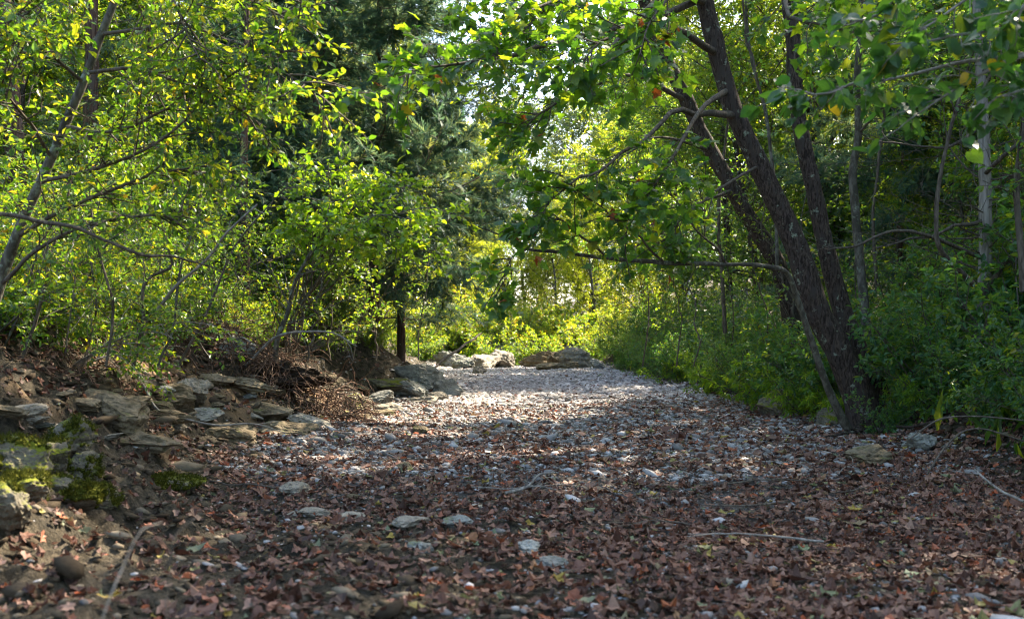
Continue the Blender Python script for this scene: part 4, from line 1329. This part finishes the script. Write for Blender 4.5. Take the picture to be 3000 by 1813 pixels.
for o in [o_ for o_ in COL.objects if o_.name.startswith("mossy_rock")]:
    me = o.data
    co = np.empty(len(me.vertices) * 3, np.float32); me.vertices.foreach_get("co", co); co = co.reshape(-1, 3)
    no = np.empty(len(me.vertices) * 3, np.float32); me.vertices.foreach_get("normal", no); no = no.reshape(-1, 3)
    sel = (no[:, 2] > .25) & (fbm(co * 7 + len(o.name) * co.max(), 3, 5) > -.15) & (r5.uniform(0, 1, len(co)) < .35)
    c_, n_ = co[sel], no[sel]
    if len(c_) < 8:
        continue
    V, F = ICO[1]
    sz = r5.uniform(.006, .018, len(c_))
    VV = c_[:, None] - n_[:, None] * .002 + V[None] * sz[:, None, None] * (1 + .3 * r5.uniform(-1, 1, (len(c_), len(V), 1)))
    gm_ = Geo()
    gm_.add(VV.reshape(-1, 3), (F[None] + (np.arange(len(c_)) * len(V))[:, None, None]).reshape(-1, 3), np.repeat(r5.uniform(0, 1, len(c_)), len(F)))
    # fuzz
    pk = np.repeat(c_, 8, 0) + r5.normal(0, .008, (len(c_) * 8, 3))
    leaves(gm_, LANCE, pk, np.repeat(n_, 8, 0) + r5.normal(0, .5, pk.shape), r5.normal(0, 1, pk.shape), r5.uniform(.015, .035, len(pk)), r5.uniform(0, 1, len(pk)))
    gm_.build("moss", M['moss'], o)
# broken ledge stones bedded in the root bank
for i in range(46):
    px, py = r5.uniform(0, 900), 0
    py = r5.uniform(910, 1060) + max(0, 300 - px) * .35
    x, y = hit(px, py, 4)
    l, _ = edges(y)
    if x > l + .1 or y > 19:
        continue
    s_ = r5.uniform(.10, .34) * (y / 10) ** .5
    rock(x, y, (s_ * 1.5, s_, s_ * r5.uniform(.35, .6)), r5.uniform(-.5, .5), [RT, RK, RG, RT][i % 4], "small broken ledge stone half buried in the eroded bank", 500 + i, "ledge_stone", .35, (r5.normal(0, .15), r5.normal(0, .15)), "broken stones bedded in the eroded bank", cuts=12, cat="stone")
# loose stones on the bed
for i, (px, py, w_, mt, lab) in enumerate([
        (712, 1190, .34, RK, "large flat pale stone among the brown leaves"),
        (755, 1250, .22, RK, "rounded stone below the large flat pale stone"),
        (705, 1252, .17, RK, "small stone left of the rounded stone below the flat one"),
        (985, 1275, .26, RK, "flat grey stone in the middle of the near leaves"),
        (1100, 1270, .20, RG, "dark rounded stone beside the flat grey stone"),
        (1150, 1230, .16, RK, "oval stone in the near leaves past the dark rounded stone"),
        (850, 1205, .15, RT, "small tan stone past the large flat pale stone"),
        (1010, 1340, .20, RG, "half buried stone in the shade nearest the camera"),
        (1275, 1345, .22, RG, "dark stone at the centre of the nearest leaves"),
        (1325, 1370, .20, RG, "dark stone just in front of its twin at the centre"),
        (1750, 1410, .12, RK, "small pale round pebble in the nearest leaves"),
        (1010, 1040, .32, RT, "brown stone in the middle of the bed"),
        (975, 1130, .26, RT, "buff stone between the white stone and the leaves"),
        (945, 1090, .22, RK, "white flat stone on the gravel"),
        (845, 1255, .24, RK, "flat slab stone in the near leaves beside the rounded stone"),
        (1260, 1015, .28, RK, "low pale stone in the middle of the gravel")]):
    x, y = hit(px, py)
    rock(x, y, (w_, w_ * .75, w_ * .42), r5.uniform(0, 3), mt, lab, 430 + i, "stone", .3, cuts=8, cat="stone")
# ------------------------------------------------------------------ gravel and leaf litter (uncountable)
r6 = np.random.default_rng(31)


def scatter(n, y0, y1, x0, x1, r, dens, power=1.0):
    y = y0 * (y1 / y0) ** (r.uniform(0, 1, n) ** power)
    x = x0 + (x1 - x0) * r.uniform(0, 1, n)
    keep = (np.abs(x) < y * .56 + .6) & (r.uniform(0, 1, n) < dens(x, y))
    return x[keep], y[keep]


def ground_normal(x, y):
    e = .05
    z = height(x, y)
    return nrm(np.stack([-(height(x + e, y) - z) / e, -(height(x, y + e) - z) / e, np.ones_like(z)], -1)), z


def clump(x, y, sc_, seed):
    return fbm(np.stack([x * sc_, y * sc_, 0 * x], -1), 3, seed)


def d_peb(x, y):
    l, r_ = edges(y)
    m_ = smooth(-.3, .3, x - l) * smooth(-.4, .3, r_ - x)
    mud = smooth(6.5, 5.0, y) * smooth(.8, -.4, x)
    return m_ * (1 - .9 * mud) * (.35 + .65 * smooth(5, 12, y)) + .03


def pebbles(g_, x, y, size, n_ico, r):
    V, F = ICO[n_ico] if n_ico in ICO else None
    if n_ico == 1:
        V, F = ICO[1]
    N = len(x)
    _, z = ground_normal(x, y)
    a = r.uniform(0, 6.28, N)
    sx = size * r.uniform(.7, 1.3, N)
    sy = size * r.uniform(.5, 1.0, N)
    sz = size * r.uniform(.25, .55, N)
    VV = V[None] * np.stack([sx, sy, sz], -1)[:, None] * (1 + .22 * r.normal(0, 1, (N, len(V), 1)).clip(-1, 1))
    ca, sa = np.cos(a)[:, None], np.sin(a)[:, None]
    tl = r.normal(0, .25, (N, 1))
    xx = VV[..., 0] * ca - VV[..., 1] * sa
    yy = VV[..., 0] * sa + VV[..., 1] * ca
    zz = VV[..., 2] + xx * tl
    VV = np.stack([xx + x[:, None], yy + y[:, None], zz + (z + sz * .3)[:, None]], -1)
    FF = F[None] + (np.arange(N) * len(V))[:, None, None]
    g_.add(VV.reshape(-1, 3), FF.reshape(-1, 3), np.repeat(r.uniform(0, 1, N), len(F)), True)


OCT = (np.array([[1, 0, 0], [0, 1, 0], [-1, 0, 0], [0, -1, 0], [0, 0, 1.], [0, 0, -1.]]), np.array([[0, 1, 4], [1, 2, 4], [2, 3, 4], [3, 0, 4]]))
ICO[0] = OCT
g_ = Geo()
x, y = scatter(36000, 2.2, 9, -3.5, 4.6, r6, d_peb)
pebbles(g_, x, y, .012 * r6.lognormal(0, .55, len(x)), 1, r6)
x, y = scatter(90000, 8.5, 20, -3.5, 4.6, r6, d_peb)
pebbles(g_, x, y, .018 * r6.lognormal(0, .5, len(x)), 1, r6)
x, y = scatter(90000, 18, 44, -4, 4.5, r6, d_peb)
pebbles(g_, x, y, .031 * r6.lognormal(0, .45, len(x)), 0, r6)
o = g_.build("gravel", M['pebble'])
tag(o, "pale gravel covering the dry creek bed", "gravel", kind="stuff")


M['clod'] = attr_mat("earth_clod", [(0, (.03, .022, .015)), (.6, (.09, .068, .045)), (1, (.22, .18, .13))], 0.95, 0.1, mscale=50)
def d_clod(x, y):
    l, r_ = edges(y)
    return np.clip(smooth(-.2, .3, l - x) + smooth(7, 5, y) * smooth(.6, -.6, x) + .4 * smooth(-.2, .3, x - r_), 0, 1)
g_ = Geo()
x, y = scatter(60000, 1.9, 16, -8, 6, r6, d_clod)
pebbles(g_, x, y, .0035 * np.sqrt(y) * 1.6 * r6.lognormal(0, .65, len(x)), 1, r6)
o = g_.build("earth_clods", M['clod'])
tag(o, "crumbled brown earth and stone chips on the banks and near mud", "earth", kind="stuff")


def d_leaf(x, y):
    l, r_ = edges(y)
    inb = smooth(-.5, .2, x - l) * smooth(-1.5, -.5, r_ - x)
    mud = smooth(6.8, 5.2, y) * smooth(.3, -.9, x)
    side = .6 + .45 * smooth(-1.5, 3.5, x)
    patch = smooth(-.7, .5, clump(x, y, 1.1, 50))
    far_ = 1 - .74 * smooth(9, 22, y) * smooth(4.5, 2.0, np.abs(x - .8))
    return np.clip(inb * (1 - .5 * mud) * side * (.45 + .55 * patch) * far_ + .16 * (1 - inb), 0, 1)


def crumple(tpl, seed, amp):
    r = np.random.default_rng(seed)
    V, F = tpl
    V = V.copy()
    ax = r.uniform(0, math.pi)
    u = V[:, 0] * math.cos(ax) + (V[:, 1] - .4) * math.sin(ax)
    V[:, 2] = amp * (u ** 2 * 3) + r.normal(0, amp * .25, len(V))
    V[1:, :2] *= r.uniform(.62, 1.15, (len(V) - 1, 1))
    V[:, :2] *= (1 - .35 * np.abs(V[:, 2:3]))
    V[:, 1] -= .45
    return V, F


LT = [crumple(SYC, 1, .2), crumple(SYC, 2, .35)] + [crumple(HEART, s_, a_) for s_, a_ in ((3, .2), (4, .35), (5, .3), (6, .45), (9, .15))]
SIMPLE = [crumple(OVAL, 7, .3), crumple(OVAL, 8, .4)]
for tpl_ in SIMPLE:
    tpl_[0][:, 0] *= 1.7


def litter(g_, x, y, size, tpls, r, tilt=.2, tone=None):
    nn, z = ground_normal(x, y)
    N = len(x)
    which = r.integers(0, len(tpls), N)
    for k in range(len(tpls)):
        s_ = which == k
        n_ = int(s_.sum())
        if not n_:
            continue
        no = nrm(nn[s_] + r.normal(0, tilt, (n_, 3)))
        D = nrm(np.cross(no, r.normal(0, 1, (n_, 3))))
        sz = size[s_]
        P = np.stack([x[s_], y[s_], z[s_] + .012 + sz * r.uniform(.02, .16, n_)], -1)
        rn = r.uniform(0, 1, n_) ** 1.0 if tone is None else tone(n_)
        leaves(g_, tpls[k], P, D, no, sz, rn)


g_ = Geo()
x, y = scatter(80000, 1.9, 9.5, -5, 5, r6, d_leaf)
litter(g_, x, y, .046 * r6.lognormal(0, .34, len(x)), LT, r6)
x, y = scatter(34000, 9, 20, -6, 6, r6, d_leaf)
litter(g_, x, y, .062 * r6.lognormal(0, .3, len(x)), LT[1:4] + SIMPLE, r6)
x, y = scatter(12000, 19, 44, -8, 8, r6, d_leaf)
litter(g_, x, y, .075 * r6.lognormal(0, .3, len(x)), SIMPLE, r6)
# the wood's floor
x, y = scatter(20000, 8, 36, -15, 15, r6, lambda a, b: .4 + 0 * a)
litter(g_, x, y, .08 * r6.lognormal(0, .3, len(x)), SIMPLE, r6)
o = g_.build("leaf_litter", M['litter'])
tag(o, "dry brown fallen leaves carpeting the creek bed and banks", "leaf litter", kind="stuff")
# low plants covering the banks
M['herb'] = M['leaf_mid']
g_ = Geo()
def d_herb(x, y):
    l, r_ = edges(y)
    o_ = smooth(1.9, 2.9, l - x) + smooth(.1, .6, x - r_)
    return np.clip(o_ * (.35 + .6 * smooth(-.4, .4, clump(x, y, .9, 61))), 0, 1)
x, y = scatter(16000, 7, 42, -16, 16, r6, d_herb)
z = height(x, y)
o0 = np.stack([x, y, z], -1)
T = grow(o0, np.array([0, 0, 1.]) + r6.normal(0, .4, (len(x), 3)), r6.uniform(.12, .5, len(x)), 3, .12, 0, r6)
tubes(g_, T, np.full((len(x), 4), .003), 3, np.full(len(x), .2))
leaf_on(g_, DIAMOND, T, 9, .065, r6, t0=.25)
x, y = scatter(5000, 7, 40, 2.5, 7, r6, d_herb)
z = height(x, y)
leaves(g_, LANCE, np.stack([x, y, z], -1), np.array([0, -.3, 1.]) + r6.normal(0, .45, (len(x), 3)), r6.normal(0, 1, (len(x), 3)), r6.uniform(.15, .5, len(x)), r6.uniform(.2, .9, len(x)))
o = g_.build("ground_cover", M['leaf_mid'])
tag(o, "low green plants covering the floor of the wood on both banks", "ground cover", kind="stuff")
for i, (px, py, s_, rn_, lab) in enumerate([(205, 1325, .085, .965, "large pale green fallen leaf lying upturned on the near mud"), (265, 1470, .07, 1.0, "buff fallen leaf nearest the camera at the blurred stems"),
        (355, 1315, .05, .9, "pale bluish fallen leaf beside the large pale green one"), (475, 1352, .07, .965, "pale blue green fallen leaf in the dark mud by the thin stem"), (507, 1275, .045, .93, "small bright red fallen leaf on the near mud"),
        (830, 1065, .06, .965, "pale leaf on the gravel's edge below the bank"), (2060, 1240, .07, 1.0, "yellow fallen leaf in the brown litter before the twin trunks"), (1410, 1465, .05, .965, "green leaf at the very front of the litter"), (2000, 1330, .05, 1.0, "small yellow leaf on the grey pebbles in the near litter")]):
    x_, y_ = hit(px, py)
    g_ = Geo()
    leaves(g_, crumple(SYC, 40 + i, .25), np.zeros((1, 3)), np.array([[math.cos(i * 2.1), math.sin(i * 2.1), 0.1]]), np.array([[-.1, -.25, 1]]), s_ * 1.3, np.array([rn_]))
    o = g_.build("fallen_leaf", M['litter'])
    o.location = (x_, y_, float(height(x_, y_)) + .035)
    tag(o, lab, "leaf")
# scattered twigs on the bed
for i in range(26):
    y = 6.0 * (24 / 6.0) ** (i / 25) * r6.uniform(.93, 1.07)
    l, r_ = edges(y)
    x = r6.uniform(max(l, -.42 * y), min(r_, .42 * y))
    a = r6.normal(0, .45) + (math.pi if r6.uniform() < .5 else 0)
    P = ground_line(x, y, math.cos(a) * r6.uniform(.3, 1.3), math.sin(a) * r6.uniform(.3, .9), 12, .03, .16, r6)
    P[:, 2] += .03
    g_ = Geo()
    tubes(g_, P, r6.uniform(.004, .010) * np.linspace(1, .4, 12), 6)
    o_, d_, t_ = spawn(P[None], 3, .3, 1, 40, r6)
    tubes(g_, grow(o_, d_ * np.array([1, 1, .25]), r6.uniform(.08, .3, 3), 4, .1, 0, r6), np.full((3, 5), .003), 4)
    rebase([g_], P[0])
    o = g_.build("fallen_twig", M['bark_pale' if i % 3 == 0 else 'twig'])
    o.location = tuple(P[0])
    tag(o, "%s fallen twig lying on the bed, counted from the camera" % ordw(i), "twig", "fallen twigs on the bed")
